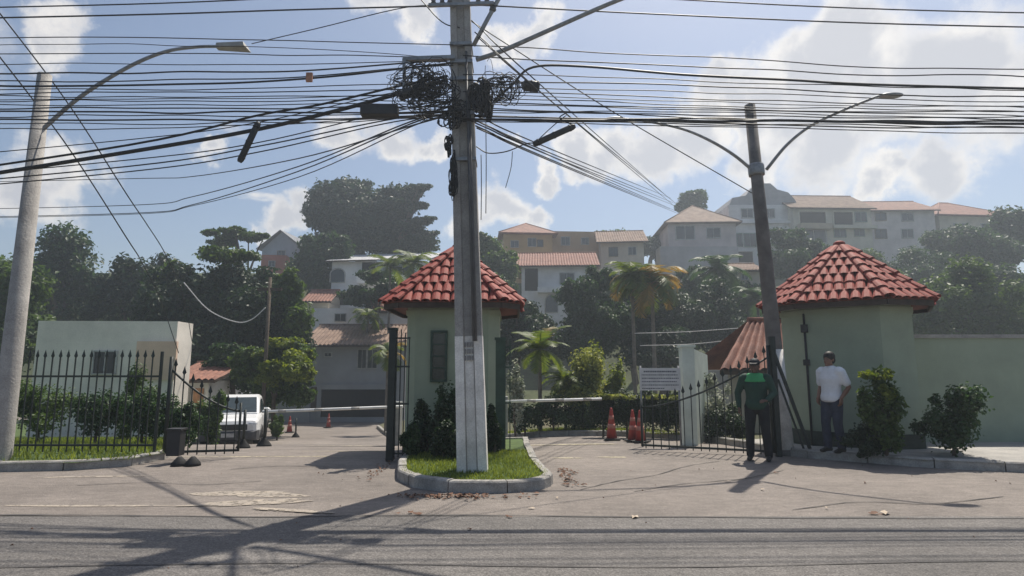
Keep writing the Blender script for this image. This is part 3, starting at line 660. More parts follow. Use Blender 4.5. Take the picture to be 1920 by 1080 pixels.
for oi, a in enumerate((([(240,368),(275,420),(312,480),(345,560),(360,640)]), ([(240,450),(265,490),(300,560),(335,662)]))):
    pp = [(-60, a[0][1]-420, 9.2), (120, a[0][1]-185, 11)] + [(x, y, 12.5 + i*2.4) for i, (x, y) in enumerate(a)]
    cable('service_cable', ('upper','lower')[oi] + ' dark service cable running steeply down at far left', 'service cables at far left', px_path(pp, 12), .013)
cable('hanging_cable', 'slack cable looping from the thick pole to the slanted splice case', None, px_path([(893,275),(915,287),(950,284),(985,270),(1003,268)], dl-.1), .010)
for x, y0, y1, wo_ in ((902,290,412,'shorter'),(911,226,400,'longer')):
    cable('hanging_cable', wo_ + ' loose cable end hanging straight down beside the thick pole', 'loose cable ends beside the pole', px_path([(x,y0),(x+.6,(y0+y1)/2),(x,y1)], dl-.1), .007, GREYC)
cable('hanging_cable', 'short frayed cable end dangling right of the pole below the slack loop', None, px_path([(961,284),(958,315),(948,352)], dl-.1), .006, GREYC)
cable('splice_cable', 'short cable rising from the slanted splice case to the level cables', None, px_path([(1078,236),(1050,222),(1060,212)], dl-.12), .010)
cable('splice_cable', 'short cable joining the slanted splice case to the pole at its left end', None, px_path([(1003,268),(1035,238),(1062,216)], dl-.12), .008)
cable('street_wire', 'pale slack wire hanging in a loop in front of the vine covered tree', None, px_path([(345,530,24),(390,580,24),(440,603,24),(470,600,24),(498,577,24)], 24), .022, mat('pale_wire', (.55,.55,.55), var=.1))
cable('street_wire', 'pale wires stretched through the trees above the right gate', None, px_path([(1190,625,22),(1290,622,22),(1430,612,22)], 22), .014, mat('pale_wire', (.55,.55,.55)))
cable('street_wire', 'lower pale wire stretched through the trees above the right gate', None, px_path([(1200,648,22),(1300,645,22),(1400,634,22)], 22), .014, mat('pale_wire', (.55,.55,.55)))
# splice cases and boxes
def case(label, a, b, d, r, cat='splice case'):
    pa, pb = P(a[0], a[1], d), P(b[0], b[1], d); t = (pb - pa).normalized(); ln = (pb - pa).length
    o = thing('splice_case', label, cat, pa)
    MB().tube([t*(-.0), t*.04, t*(ln-.04), t*ln], [r*.7, r, r, r*.7], 10).build('casing', PLASTB, o)
    for s in (.12, .5, .88): MB().tube([t*(ln*s-.012), t*(ln*s+.012)], r*1.12, 10).build('clamp_ring', PLASTB, o)
    return o
case('black splice case hanging tilted from the cables far left', (485,229), (449,304), dl-.15, .048)
case('black splice case hanging slanted from the cables right of the pole', (1000,271), (1078,236), dl-.15, .048)
case('stubby black splice case on the cables just right of the coil', (980,160), (1012,163), dl-.1, .085)
case('bulky black splice case on the thick bundle left of the pole', (748,182), (800,158), dl-.1, .075)
bx_ = P(712, 208, dl-.1); o = MB().box(-.29,.29,-.08,.08,-.085,.085).build('terminal_box', PLASTB, None, bx_, bevel=.02); tag(o, 'long flat black terminal box among the cables left of the pole', 'terminal box')
bx_ = P(580, 145, dl-.1); o = MB().box(-.05,.05,-.02,.02,-.075,.075).build('cable_tag', mat('tag_brown', (.42,.20,.12), rough=.6), None, bx_, bevel=.006); tag(o, 'small reddish brown tag plate clipped to a cable at upper left', 'cable tag')
def tangle(name, label, cat, c, r, n, seed, rad=.006, loops=2.3, parent=None):
    rr = random.Random(seed); o = thing(name, label, cat, c)
    mb = MB()
    for k in range(n):
        cx, cy, cz = (rr.uniform(-r[i], r[i])*.6 for i in range(3)); a = rr.uniform(.12, .5)*r[0]*1.2; b = rr.uniform(.12, .5)*r[2]*1.2; ph = rr.uniform(0, 6.28); ax = rr.uniform(-.6, .6); tl = rr.uniform(.5, loops)
        pts = []
        for i in range(int(14*tl)):
            q = ph + 2*math.pi*i/14; w_ = 1 + .15*math.sin(2.3*q + k)
            pts.append((cx + a*w_*math.cos(q), cy + ax*a*math.sin(q)*.5 + rr.uniform(-.01,.01), cz + b*w_*math.sin(q)))
        mb.tube(pts, rad*rr.uniform(.7, 1.5), 4)
    ob = mb.build('loops', BLACK, o); ob['kind'] = 'stuff'; return o
tangle('cable_tangle', 'messy tangle of thin black cables hung left of the thick pole', 'cable tangle', P(800, 165, dl-.1), (.52,.16,.46), 60, 1)
tangle('cable_coil', 'dense dark coil of spare cable on the right flank of the pole', 'cable coil', P(904, 186, dl-.05), (.20,.14,.30), 46, 2, .013, 3.0)
tangle('cable_tangle', 'loose loops of cable between the dense coil and stubby splice case', 'cable tangle', P(940, 160, dl-.1), (.36,.12,.40), 22, 3)
tangle('cable_coil', 'small hank of cable tied to the left side of the pole', 'cable coil', P(841, 272, dl-.05), (.06,.06,.20), 16, 4, .010)
tangle('cable_tangle', 'ragged cable ends clinging to the left edge of the pole', 'cable tangle', P(850, 330, dl-.08), (.07,.06,.36), 26, 5, .006)
tangle('cable_tangle', 'knot of cables wound round the pole under the level cables', 'cable tangle', P(848, 215, dl-.1), (.20,.14,.24), 34, 6, .008)

# ------------------------------------------------------------------ iron fence and gates
def spear_bar(name, parent, x, y, z0, z1, m=IRON, w=.018, spear=True):
    b = MB().box(x-w/2, x+w/2, y-w/2, y+w/2, z0, z1).build(name, m, parent)
    if spear:
        MB().add([(x-.035,y,z1+.03),(x,y-.012,z1+.03),(x+.035,y,z1+.03),(x,y+.012,z1+.03),(x,y,z1+.15),(x,y,z1-.02)], [(0,1,4),(1,2,4),(2,3,4),(3,0,4),(1,0,5),(2,1,5),(3,2,5),(0,3,5)]).build('spear_tip', m, b)
    return b
FY = 10.55
fence = thing('iron_fence', 'dark iron fence with spear tips along the left verge', 'fence', (-8.6, FY, .12))
zt = P(0, 655, FY).z
x = -12.6
while x < -6.35:
    spear_bar('bar', fence, x + 8.6, 0, .02, zt - .27, IRON); x += .139
MB().box(-4.1, 2.25, -.017, .017, .12, .155).build('bottom_rail', IRON, fence); MB().box(-4.1, 2.25, -.017, .017, zt-.62, zt-.585).build('top_rail', IRON, fence)
for xx in (-4.05, -.9, 2.28): MB().box(xx-.02, xx+.02, -.02, .02, -.2, zt-.16).build('post', IRON, fence)
def leaf_gate(name, label, hinge, tip, zh, zt_, z0, n, m):
    """gate leaf whose top falls from zh at the hinge to zt_ at the tip"""
    h = Vector(hinge); t = Vector(tip); d = t - h; ang = math.atan2(d.y, d.x); ln = d.length
    o = thing(name, label, 'gate', (h.x, h.y, gz(h.x, h.y)), ang)
    top = lambda s: zt_ + (zh - zt_) * (1 - s) ** 1.6
    for k in range(n):
        s = (k + .5) / n; spear_bar('bar', o, s*ln, 0, z0 + .01, top(s), m)
    MB().box(0, ln, -.018, .018, z0 + .05, z0 + .09).build('bottom_rail', m, o)
    MB().tube([(s*ln, 0, top(s) - .12) for s in [i/10 for i in range(11)]], .02, 6).build('top_rail', m, o)
    MB().tube([(0, 0, z0+.05), (0, 0, zh + .1)], .035, 8).build('hinge_stile', m, o); MB().tube([(ln, 0, z0+.05), (ln, 0, zt_+.03)], .022, 8).build('lock_stile', m, o)
    return o
leaf_gate('gate_leaf', 'open iron gate leaf with falling top beside the left fence', (-6.2, FY+.1, 0), (-5.0, FY+.35, 0), 1.72, .95, .06, 8, IRON)
leaf_gate('gate_leaf', 'open iron gate leaf with falling top in front of the hedge at right', (4.85, 11.05, 0), (2.62, 12.0, 0), 1.95, .95, .02, 16, IRON)
# tall green gate posts either side of the gatehouse with their narrow panels
def side_panel(name, label, px0, px1, d, pyt, n, m):
    a = P(px0, 700, d); b = P(px1, 700, d); z0 = gz(a.x, d) ; zt_ = P(0, pyt, d).z
    o = thing(name, label, 'fence', (a.x, d, z0 + .02)); wv = b.x - a.x
    pw = .06 if px0 < 800 else .085
    MB().box(-pw, pw, -.05, .05, 0, zt_ - z0).build('post', m, o)
    MB().box(-pw-.02, pw+.02, -.07, .07, zt_-z0, zt_-z0+.05).build('post_cap', m, o)
    for k in range(1, n + 1):
        x = wv * k / (n + .2); MB().box(x-.009, x+.009, -.009, .009, .05, zt_-z0-.05+.08*math.sin(k)).build('bar', m, o)
    for z in (.1, .95, 1.6, zt_-z0-.15): MB().box(.05, wv, -.014, .014, z, z+.03).build('rail', m, o)
    return o
side_panel('side_fence', 'narrow dark iron fence with thick post left of the gatehouse', 735, 768, 10.4, 622, 4, IRON)
side_panel('side_fence', 'narrow dark green iron fence with thick post right of the gatehouse', 938, 958, 10.9, 640, 2, GIRON)
# gate support by the slender pole
gp = thing('gate_post', 'dark iron gate post with a slanting brace beside the slender pole', 'gate post', (4.92, 11.02, .05))
MB().box(-.045,.045,-.045,.045,-.2,2.15).build('post', IRON, gp)
mb = MB(); mb.bar((.0,-.02,1.9), (.52,-.12,.1), .05); mb.build('brace', IRON, gp)
mb = MB(); mb.bar((.05,-.05,1.35), (.42,-.1,.08), .03); mb.build('strut', IRON, gp)
# pale pillar and panel wall
pb = P(1298, 812, 13.2)
pil = thing('gate_pillar', 'tall pale green pillar and short wall behind the right gate leaf', 'gate pillar', (pb.x, 13.4, gz(pb.x, 13.4)))
zt = P(0, 652, 13.4).z - pil.location.z
MB().box(-.14,.14,-.14,.14,-.1,zt).build('pillar', PALEG, pil, bevel=.012)
MB().box(-.17,.17,-.17,.17,zt,zt+.06).build('cap', PALEG, pil, bevel=.01)
MB().add([(.14,-.05,-.1),(1.15,2.0,-.1),(1.15,2.12,-.1),(.14,.07,-.1),(.14,-.05,zt-.02),(1.15,2.0,zt-.12),(1.15,2.12,zt-.12),(.14,.07,zt-.02)], [(3,2,1,0),(4,5,6,7),(0,1,5,4),(1,2,6,5),(2,3,7,6),(3,0,4,7)]).build('wall', PALEG, pil)

bw = thing('boundary_wall', 'green rendered boundary wall running right from the guardhouse', 'wall', (8.3, 12.6, .1))
MB().box(0, 30, 0, .22, -.3, 2.15).build('wall', GREENW, bw); MB().box(-.02, 30, -.05, .27, 2.15, 2.23).build('coping', CONC, bw)

# barrier booms
def boom(label, a, b, d0, d1, pivot):
    pa, pb_ = P(a[0], a[1], d0), P(b[0], b[1], d1); root = pa if pivot == 0 else pb_
    o = thing('barrier', label, 'barrier', (root.x, root.y, gz(root.x, root.y)))
    oth = pb_ if pivot == 0 else pa; v = oth - o.location; s = root - o.location
    dr = (v - s).normalized(); ln = (v - s).length; K = 8
    MB().tube([s - dr*.25, s + (v-s)], .035, 8).build('boom_arm', WHITEP, o)
    for k in range(3): MB().tube([s + dr*(ln*(.25+.28*k)), s + dr*(ln*(.25+.28*k) + .22)], .0372, 8).build('reflective_band', mat('boom_band', (.45,.43,.40), rough=.5), o)
    MB().box(-.16,.16,-.16,.16,-.05,s.z+.12).build('cabinet', mat('cabinet_grey', (.28,.29,.28), rough=.5), o, (0,.2,0), bevel=.02)
    return o
boom('white barrier boom lowered across the left lane', (492,772), (738,763), 15.4, 14.8, 1)
boom('white barrier boom lowered across the right lane', (940,753), (1128,748), 14.6, 15.0, 0)

# cones and delineators
def cone(label, px, py, d, h, group=None, z=None):
    p = P(px, py, d); o = thing('traffic_cone', label, 'traffic cone', (p.x, d, gz(p.x, d) + .02), random.uniform(0, 1.5), group); k = h / .75
    MB().box(-.19*k,.19*k,-.19*k,.19*k,0,.035*k).build('base', RUBBER, o, bevel=.008)
    prof = lambda z: .135*k*(1 - (z/h)*.82)
    MB().lathe([(prof(.035*k),.035*k),(prof(h*.95),h*.97),(prof(h)*.8,h)], 16).build('cone_body', CONE_O, o)
    for a, b in ((.36,.50),(.64,.76)): MB().lathe([(prof(h*a)+.003,h*a),(prof(h*b)+.003,h*b)], 16).build('sleeve', mat('cone_sleeve', (.48,.20,.16), rough=.6, scale=9, var=.3), o)
    return o
cone('red traffic cone standing alone on the right lane', 1147, 818, 14.9, .78)
cone('red traffic cone beside the sign post, left one of the touching pair', 1187, 822, 14.4, .74)
cone('red traffic cone beside the sign post, right one of the touching pair', 1201, 822, 14.1, .74)
cone('small far red cone in the middle of the left lane', 616, 793, 32, .75)
cone('small far red cone at the left kerb behind the barrier boom', 543, 800, 28, .75)
def delineator(label, px, d, h, w=.04, foot=.16):
    p = P(px, 800, d); o = thing('delineator_post', label, 'post', (p.x, d, gz(p.x, d)))
    MB().lathe([(foot,0),(foot*.9,.05),(w,.18),(w,.2)], 14).build('foot', RUBBER, o); MB().tube([(0,0,.15),(0,0,h)], w*.8, 10).build('stem', IRON, o)
    return o
delineator('dark post on a rubber foot right in front of the white pickup', 458, 13.6, .86)
delineator('dark post on a rubber foot at the right front corner of the pickup', 497, 14.6, .9, .05, .18)
delineator('short dark post on a rubber foot standing on the far left lane', 555, 24, .75)
for px, nm in ((337,'left'), (362,'right')):
    p = P(px, 858, 9.95); o = thing('gate_stop', 'squat black rubber gate stop on the road edge, %s one of the pair' % nm, 'gate stop', (p.x, 9.95, 0))
    MB().lathe([(.13,0),(.12,.05),(.05,.13),(.03,.15)], 12).build('block', RUBBER, o)
p = P(330, 830, 10.2); o = thing('meter_box', 'dark upright box beside the left fence end', 'box', (p.x, 10.2, .13)); MB().box(-.11,.11,-.09,.09,0,.42).build('case', PLASTB, o, bevel=.01); MB().box(-.13,.13,-.11,.11,.42,.455).build('lid', PLASTB, o, bevel=.008)

# notice board
D_S = 12.9; a = P(1200, 732, D_S); b = P(1275, 690, D_S)
sg = thing('notice_board', 'weathered white notice board on two posts above the red cones', 'sign', (a.x, D_S, gz(a.x, D_S)))
g0 = sg.location.z
MB().box(0, b.x-a.x, -.012, .012, a.z-g0, b.z-g0).build('board', mat('board_white', (.66,.66,.66), rough=.6, scale=5, var=.12), sg)
for xx in (.03, b.x-a.x-.03): MB().tube([(xx,.035,-.2),(xx,.035,b.z-g0+.05)], .022, 8).build('post', STEEL, sg)
ink = mat('faded_ink', (.12,.13,.16), rough=.7)
wv = b.x - a.x; hv = b.z - a.z
for k, (s0, s1, th) in enumerate(((.10,.90,.055),(.05,.93,.035),(.05,.95,.035),(.05,.90,.035),(.05,.94,.035),(.05,.60,.035))):
    zc_ = b.z - g0 - hv*(.16 + .15*k); mb = MB(); xx = wv*s0; rr = random.Random(k)
    while xx < wv*s1:
        l_ = rr.uniform(.015,.045); mb.box(xx, min(xx+l_, wv*s1), -.0155, -.0125, zc_-hv*th/2*1.2, zc_+hv*th/2*1.2); xx += l_ + .009
    mb.build('text_line', ink, sg)

# ------------------------------------------------------------------ pickup
def pickup(loc, rz):
    o = thing('pickup_truck', 'white pickup truck parked facing the entrance on the left', 'pickup truck', loc, rz)
    # local: front at -Y, length 4.6, width 1.74
    def loft(secs, name, m, parent, bevel=0):
        mb = MB(); S = len(secs[0][1]); vs = []
        for y, ring in secs: vs += [(x, y, z) for x, z in ring]
        fs = [(i*S+k, i*S+(k+1) % S, (i+1)*S+(k+1) % S, (i+1)*S+k) for i in range(len(secs)-1) for k in range(S)] + [tuple(reversed(range(S))), tuple((len(secs)-1)*S+k for k in range(S))]
        mb.add(vs, fs); ob = mb.build(name, m, parent, bevel=bevel); return ob
    def ring(w0, w1, z0, z1, r=.06):
        return [(-w0,z0),(w0,z0),(w0+.01,(z0+z1)/2-.05),(w1+.03,z1-r*1.4),(w1-.01,z1-r*.3),(w1-.08,z1),(-w1+.08,z1),(-w1+.01,z1-r*.3),(-w1-.03,z1-r*1.4),(-w0-.01,(z0+z1)/2-.05)]
    body = loft([(-2.28,ring(.70,.66,.36,.80)),(-2.22,ring(.78,.74,.30,.90)),(-2.0,ring(.85,.80,.28,.96)),(-1.2,ring(.86,.82,.28,1.03)),(-1.0,ring(.86,.82,.28,1.04)),(.75,ring(.86,.83,.28,1.05)),(2.15,ring(.86,.83,.30,1.06)),(2.25,ring(.83,.80,.34,1.04))], 'body', CARW, o, .012)
    cabn = loft([(-1.15,[(-.76,1.0),(.76,1.0),(.75,1.03),(.70,1.06),(-.70,1.06),(-.75,1.03)]),(-.42,[(-.78,1.0),(.78,1.0),(.70,1.48),(.62,1.56),(-.62,1.56),(-.70,1.48)]),(-.1,[(-.78,1.0),(.78,1.0),(.69,1.53),(.60,1.62),(-.60,1.62),(-.69,1.53)]),(.55,[(-.78,1.0),(.78,1.0),(.69,1.53),(.60,1.61),(-.60,1.61),(-.69,1.53)]),(.78,[(-.78,1.0),(.78,1.0),(.72,1.40),(.66,1.5),(-.66,1.5),(-.72,1.40)])], 'cab', CARW, o, .01)
    gl = glass('car_glass', (.03,.045,.05))
    MB().add([(-.68,-1.11,1.105),(.68,-1.11,1.105),(.60,-.46,1.553),(-.60,-.46,1.553),(-.68,-1.08,1.06),(.68,-1.08,1.06),(.60,-.43,1.51),(-.60,-.43,1.51)], [(0,1,2,3),(7,6,5,4),(1,0,4,5),(2,1,5,6),(3,2,6,7),(0,3,7,4)]).build('windshield', gl, o)
    for s in (-1, 1):
        MB().add([(s*.795,-.85,1.07),(s*.795,.55,1.07),(s*.715,.50,1.47),(s*.715,-.30,1.47)], [(0,1,2,3) if s > 0 else (3,2,1,0)]).build('side_window', gl, o)
        MB().ell((s*.60,-2.17,.80), (.20,.11,.09), 12, 8).build('headlight', mat('headlight', (.55,.57,.6), rough=.15, var=.2, spec=.7), o)
        m_ = MB().ell((s*.98,-.78,1.13), (.11,.06,.085), 10, 6).build('mirror', CARW, o); MB().bar((s*.80,-.76,1.08), (s*.93,-.77,1.10), .04).build('mirror_arm', PLASTB, m_)
        MB().bar((s*.872,-.1,.93), (s*.872,.06,.93), .02, .03).build('door_handle', PLASTB, o)
        for y in (-1.42, 1.35):
            w_ = thing('wheel', None, None, (s*.77, y, .315)); w_.parent = o; 
            del_k = [k for k in ('label', 'category') if k in w_]; 
            wm = MB(); seg = 20; prof = [(.10,.20),(.10,.30),(.07,.315),(-.07,.315),(-.10,.30),(-.10,.20)]
            vs = [(px_, r*math.cos(2*math.pi*k/seg), r*math.sin(2*math.pi*k/seg)) for px_, r in prof for k in range(seg)]
            wm.add(vs, [(i*seg+k, i*seg+(k+1) % seg, (i+1)*seg+(k+1) % seg, (i+1)*seg+k) for i in range(5) for k in range(seg)], True)
            wm.build('tyre', RUBBER, w_)
            rm = MB(); rm.tube([(s*.02,0,0),(s*.085,0,0)], .205, 16); rm.build('rim', mat('rim_grey', (.35,.35,.36), rough=.4, metallic=.6), w_)
            ar = MB(); ar.tube([(s*.10,.36*math.cos(t_),.36*math.sin(t_)) for t_ in [math.pi*i/10 for i in range(11)]], .035, 6); ar.build('wheel_arch', PLASTB, w_)
    MB().box(-.52,.52,-2.305,-2.20,.62,.80).build('grille', PLASTB, o, bevel=.02)
    bmp = loft([(-2.36,[(-.68,.34),(.68,.34),(.68,.56),(-.68,.56)]),(-2.28,[(-.80,.30),(.80,.30),(.80,.60),(-.80,.60)]),(-2.02,[(-.875,.30),(.875,.30),(.875,.60),(-.875,.60)])], 'bumper', mat('bumper_dark', (.07,.07,.075), rough=.6), o, .02)
    MB().box(-.20,.20,-2.375,-2.362,.42,.54).build('number_plate', mat('plate', (.5,.5,.5), rough=.5), o)
    MB().box(-.62,.62,1.0,2.15,1.045,1.085).build('bed_cover', PLASTB, o, bevel=.01)
    rb = MB(); rb.tube([(-.66,.95,1.05),(-.60,.95,1.50),(.60,.95,1.50),(.66,.95,1.05)], .03, 8); rb.build('roll_bar', PLASTB, o)
    return o
tp = P(438, 828, 20.4); pickup((tp.x, 20.6, gz(tp.x, 20.6) + .01), R(19))

# ------------------------------------------------------------------ people
def remeshed(name, mb, vox, m, parent, smooth_it=6):
    me = mb.mesh(name, m); ob = bpy.data.objects.new('tmp', me); COL.objects.link(ob)
    r_ = ob.modifiers.new('r', 'REMESH'); r_.mode = 'VOXEL'; r_.voxel_size = vox; r_.use_smooth_shade = True
    s_ = ob.modifiers.new('s', 'SMOOTH'); s_.iterations = smooth_it; s_.factor = .5
    dg = bpy.context.evaluated_depsgraph_get(); nm = bpy.data.meshes.new_from_object(ob.evaluated_get(dg)); nm.name = name
    if not nm.materials: nm.materials.append(m)
    bpy.data.objects.remove(ob); return link(name, nm, parent)
def limb(mb, pts, rads, seg=10, flat=None):
    c = [Vector(p) for p in pts]
    for p, r_ in ((c[0], rads[0]), (c[-1], rads[-1])): mb.ell(p, (r_, r_, r_), 10, 8)
    mb.tube(c, rads, seg); return mb
def hand(mb, wrist, direction, palm_n, curl=.5, k=1.0, thumb=1):
    d = Vector(direction).normalized(); n = Vector(palm_n).normalized(); s = d.cross(n).normalized()
    pc = Vector(wrist) + d*.05*k; mb.add(*_obox(pc, d*.048*k, s*.042*k, n*.016*k))
    for i, (off, ln) in enumerate(((-.032,.065),(-.011,.078),(.011,.072),(.032,.056))):
        p0 = Vector(wrist) + d*.09*k + s*off*k; p1 = p0 + (d*math.cos(curl*.6) + n*math.sin(curl*.6))*ln*.5*k; p2 = p1 + (d*math.cos(curl*1.7) + n*math.sin(curl*1.7))*ln*.55*k
        mb.tube([p0 - d*.02, p0, p1, p2], [.010*k,.0102*k,.0095*k,.008*k], 6)
    p0 = Vector(wrist) + d*.03*k - s*.038*k*thumb; p1 = p0 + (d*.6 - s*.75*thumb + n*.25).normalized()*.04*k; p2 = p1 + (d*.9 - s*.2*thumb + n*.4).normalized()*.035*k
    mb.tube([p0, p1, p2], [.013*k,.011*k,.009*k], 6)
def _obox(c, a, b, n):
    return ([c-a-b-n, c+a-b*1.0-n, c+a+b-n, c-a+b-n, c-a*.9-b*.8+n, c+a-b*.9+n, c+a+b*.9+n, c-a*.9+b*.8+n], [(3,2,1,0),(4,5,6,7),(0,1,5,4),(1,2,6,5),(2,3,7,6),(3,0,4,7)])
def person(label, loc, rz, J, skin, shirt, trousers, shoes, hair, sleeve=.5, cap=None, vest=None, extra=None):
    """local frame: the person faces -Y, +X is the person's left.  J = joint dict"""
    o = thing('person', label, 'person', loc, rz); V_ = Vector
    b = MB(); g = J.get
    hips, chest, neck, head = V_(J['hips']), V_(J['chest']), V_(J['neck']), V_(J['head'])
    def torso(mb, gr):
        for a, c, n in ((hips, chest, 8), (chest, neck - V_((0,0,.05)), 5)):
            for i in range(n + 1):
                t = i/n; p = a.lerp(c, t)
                if a is hips: rx = .165 - .022*math.sin(t*math.pi) + .012*t; ry = .125 - .02*math.sin(t*math.pi*.9) - .0*t
                else: rx = .177 - .075*t**2; ry = .118 - .04*t
                mb.ell(p, (rx+gr, ry+gr, .085), 14, 8)
    torso(b, 0)
    b.tube([neck - V_((0,0,.09)), neck, head - V_((0,0,.05))], [.065,.055,.055], 10)
    b.ell(head + V_((0,.01,.035)), (.076,.095,.095), 16, 12); b.ell(head + V_((0,-.025,-.03)), (.062,.072,.085), 14, 10)
    b.ell(head + V_((0,-.10,-.012)), (.013,.020,.026), 8, 6); b.ell(head + V_((0,-.085,-.066)), (.026,.014,.010), 8, 6); b.ell(head + V_((0,-.083,-.10)), (.026,.02,.02), 8, 6)
    for s in (-1, 1): b.ell(head + V_((s*.078,.012,-.005)), (.012,.022,.034), 8, 6)
    sh = MB(); tr = MB(); shoes_ = []
    torso(sh, .030)
    for i in range(4):
        p = hips.lerp(chest, -.12 + .08*i); sh.ell(p, (.197,.158,.06), 14, 8)
    for s, k in ((1, 'L'), (-1, 'R')):
        S_, E_, W_ = V_(J['sh'+k]), V_(J['el'+k]), V_(J['wr'+k])
        limb(b, [S_, S_.lerp(E_, .5), E_, E_.lerp(W_, .4), W_], [.062,.052,.042,.042,.029])
        hd_ = J.get('hand'+k, (W_ - E_)); hand(b, W_, hd_, J.get('palm'+k, (-s, 0, 0)), J.get('curl'+k, .6), 1.0, J.get('thumb'+k, 1))
        if sleeve <= 1: limb(sh, [S_ - V_((s*.03,0,0)), S_, S_.lerp(E_, .5), S_.lerp(E_, .5 + sleeve*.45)], [.09,.085,.074,.072])
        else: limb(sh, [S_ - V_((s*.03,0,0)), S_, S_.lerp(E_, .5), E_, E_.lerp(W_, .5), E_.lerp(W_, .93)], [.09,.085,.072,.062,.056,.046])
        H_, K_, A_ = V_(J['hip'+k]), V_(J['kn'+k]), V_(J['an'+k])
        limb(b, [H_, H_.lerp(K_, .5), K_, K_.lerp(A_, .35), A_], [.092,.078,.058,.056,.040])
        limb(tr, [H_, H_.lerp(K_, .5), K_, K_.lerp(A_, .5), A_ + V_((0,0,.0))], [.112,.098,.080,.076,.072])
        tdir = V_(J.get('toe'+k, (s*.03, -1, 0))).normalized()
        b.ell(A_ + tdir*.05 - V_((0,0,.045)), (.04,.04,.03)); 
        so = MB(); shoes_.append(so); so.tube([A_ - tdir*.06 + V_((0,0,-.045)), A_ + V_((0,0,-.035)), A_ + tdir*.10 + V_((0,0,-.055)), A_ + tdir*.19 + V_((0,0,-.062))], [.042,.054,.046,.030], 10)
        so.ell(A_ - tdir*.05 + V_((0,0,-.045)), (.045,.045,.045)); so.ell(A_ + tdir*.17 + V_((0,0,-.06)), (.044,.044,.032))
    for i in range(4): tr.ell(hips + V_((0,0,-.07 + .05*i)), (.164,.125,.07), 14, 8)
    remeshed('body', b, .0085, skin, o, 4)
    remeshed('shirt', sh, .014, shirt, o, 8); remeshed('trousers', tr, .014, trousers, o, 8); [remeshed('shoe', q_, .011, shoes, o, 4) for q_ in shoes_]
    hr = MB(); hr.ell(head + V_((0,.022,.055)), (.096,.108,.100), 16, 12); hr.ell(head + V_((0,.055,.0)), (.088,.070,.09), 14, 10)
    if cap:
        hr.ell(head + V_((0,.05,.01)), (.083,.07,.07)); remeshed('hair', hr, .011, hair, o, 4) if False else None
        c_ = MB(); c_.ell(head + V_((0,.01,.065)), (.096,.112,.082), 18, 10); cp_ = c_.build('cap', cap, o)
        vb = MB(); vb.add([(-.075+head.x,-.08+head.y,.055+head.z),(.075+head.x,-.08+head.y,.055+head.z),(.06+head.x,-.175+head.y,.035+head.z),(-.06+head.x,-.175+head.y,.035+head.z),(-.075+head.x,-.08+head.y,.067+head.z),(.075+head.x,-.08+head.y,.067+head.z),(.06+head.x,-.175+head.y,.045+head.z),(-.06+head.x,-.175+head.y,.045+head.z)], [(0,1,2,3),(7,6,5,4),(3,2,6,7),(1,0,4,5),(2,1,5,6),(0,3,7,4)]).build('cap_peak', cap, cp_)
        h2 = MB(); h2.ell(head + V_((0,.05,-.005)), (.079,.062,.07), 14, 10); h2.build('hair', hair, o)
    else: remeshed('hair', hr, .010, hair, o, 3)
    for s in (-1, 1): MB().ell(head + V_((s*.030,-.088,.008)), (.012,.008,.008), 8, 6).build('eye', mat('eye_dark', (.03,.025,.02), rough=.3), o)
    return o
SKIN1 = mat('skin_brown', (.22,.115,.075), rough=.55, var=.1); SKIN2 = mat('skin_dark', (.13,.07,.048), rough=.55, var=.1)
HAIR = mat('hair_black', (.015,.013,.012), rough=.6, var=.3)
base = dict(hips=(0,0,.95), chest=(0,.01,1.28), neck=(0,.02,1.50), head=(0,-.005,1.63))
Jm = dict(base, shL=(.19,.02,1.42), shR=(-.19,.02,1.42), elL=(.27,.10,1.14), wrL=(.22,-.06,.95), elR=(-.24,.06,1.13), wrR=(-.20,-.08,.95),
          hipL=(.09,0,.92), hipR=(-.09,0,.92), knL=(.10,-.03,.50), anL=(.11,.02,.09), knR=(-.10,-.07,.50), anR=(-.10,-.05,.09), handL=(0,-.25,-1), handR=(.05,-.3,-1), palmL=(-1,0,0), palmR=(1,0,0), thumbL=-1, thumbR=1)
mp = P(1566, 835, 10.62)
person('man in white shirt and dark jeans leaning by the right guardhouse wall', (mp.x, 10.62, .13), R(-62), Jm, SKIN1, mat('shirt_white', (.74,.76,.80), rough=.8, scale=8, var=.08, bump=.3, bscale=14), mat('jeans_dark', (.035,.045,.075), rough=.85, scale=9, var=.3), mat('shoe_dark', (.03,.027,.025), rough=.6), HAIR, sleeve=.5)
Jg = dict(base, shL=(.20,.02,1.42), shR=(-.20,.02,1.42), elL=(.30,-.02,1.16), wrL=(.18,-.22,1.04), elR=(-.31,.03,1.15), wrR=(-.29,-.03,.90),
          hipL=(.10,0,.92), hipR=(-.10,0,.92), knL=(.13,-.03,.50), anL=(.15,.02,.09), knR=(-.13,-.02,.50), anR=(-.15,.03,.09), handL=(-.5,-.8,.0), handR=(0,-.15,-1), palmL=(0,.3,-1), palmR=(1,0,0), thumbL=1, thumbR=1)
gpx = P(1424, 852, 10.5)
guard = person('guard in dark cap and green jacket standing before the slender pole', (gpx.x, 10.5, .01), R(-28), Jg, SKIN2, mat('jacket_green', (.014,.05,.034), rough=.75, scale=8, var=.2, bump=.3, bscale=14), mat('trousers_black', (.015,.017,.02), rough=.85, scale=9, var=.3), mat('shoe_dark', (.03,.027,.025)), HAIR, sleeve=1.5, cap=mat('cap_black', (.015,.016,.02), rough=.7))
lit_sh = MB(); 
for i in range(5): lit_sh.ell((0, .012, 1.375 + .025*i), (.205 - .012*i, .150 - .010*i, .045), 16, 8)
remeshed('lit_shoulders', lit_sh, .012, mat('lit_shoulder_green', (.05,.33,.12), rough=.7, var=.1), guard, 4)  # sunlit shoulders painted as a brighter green layer over the jacket

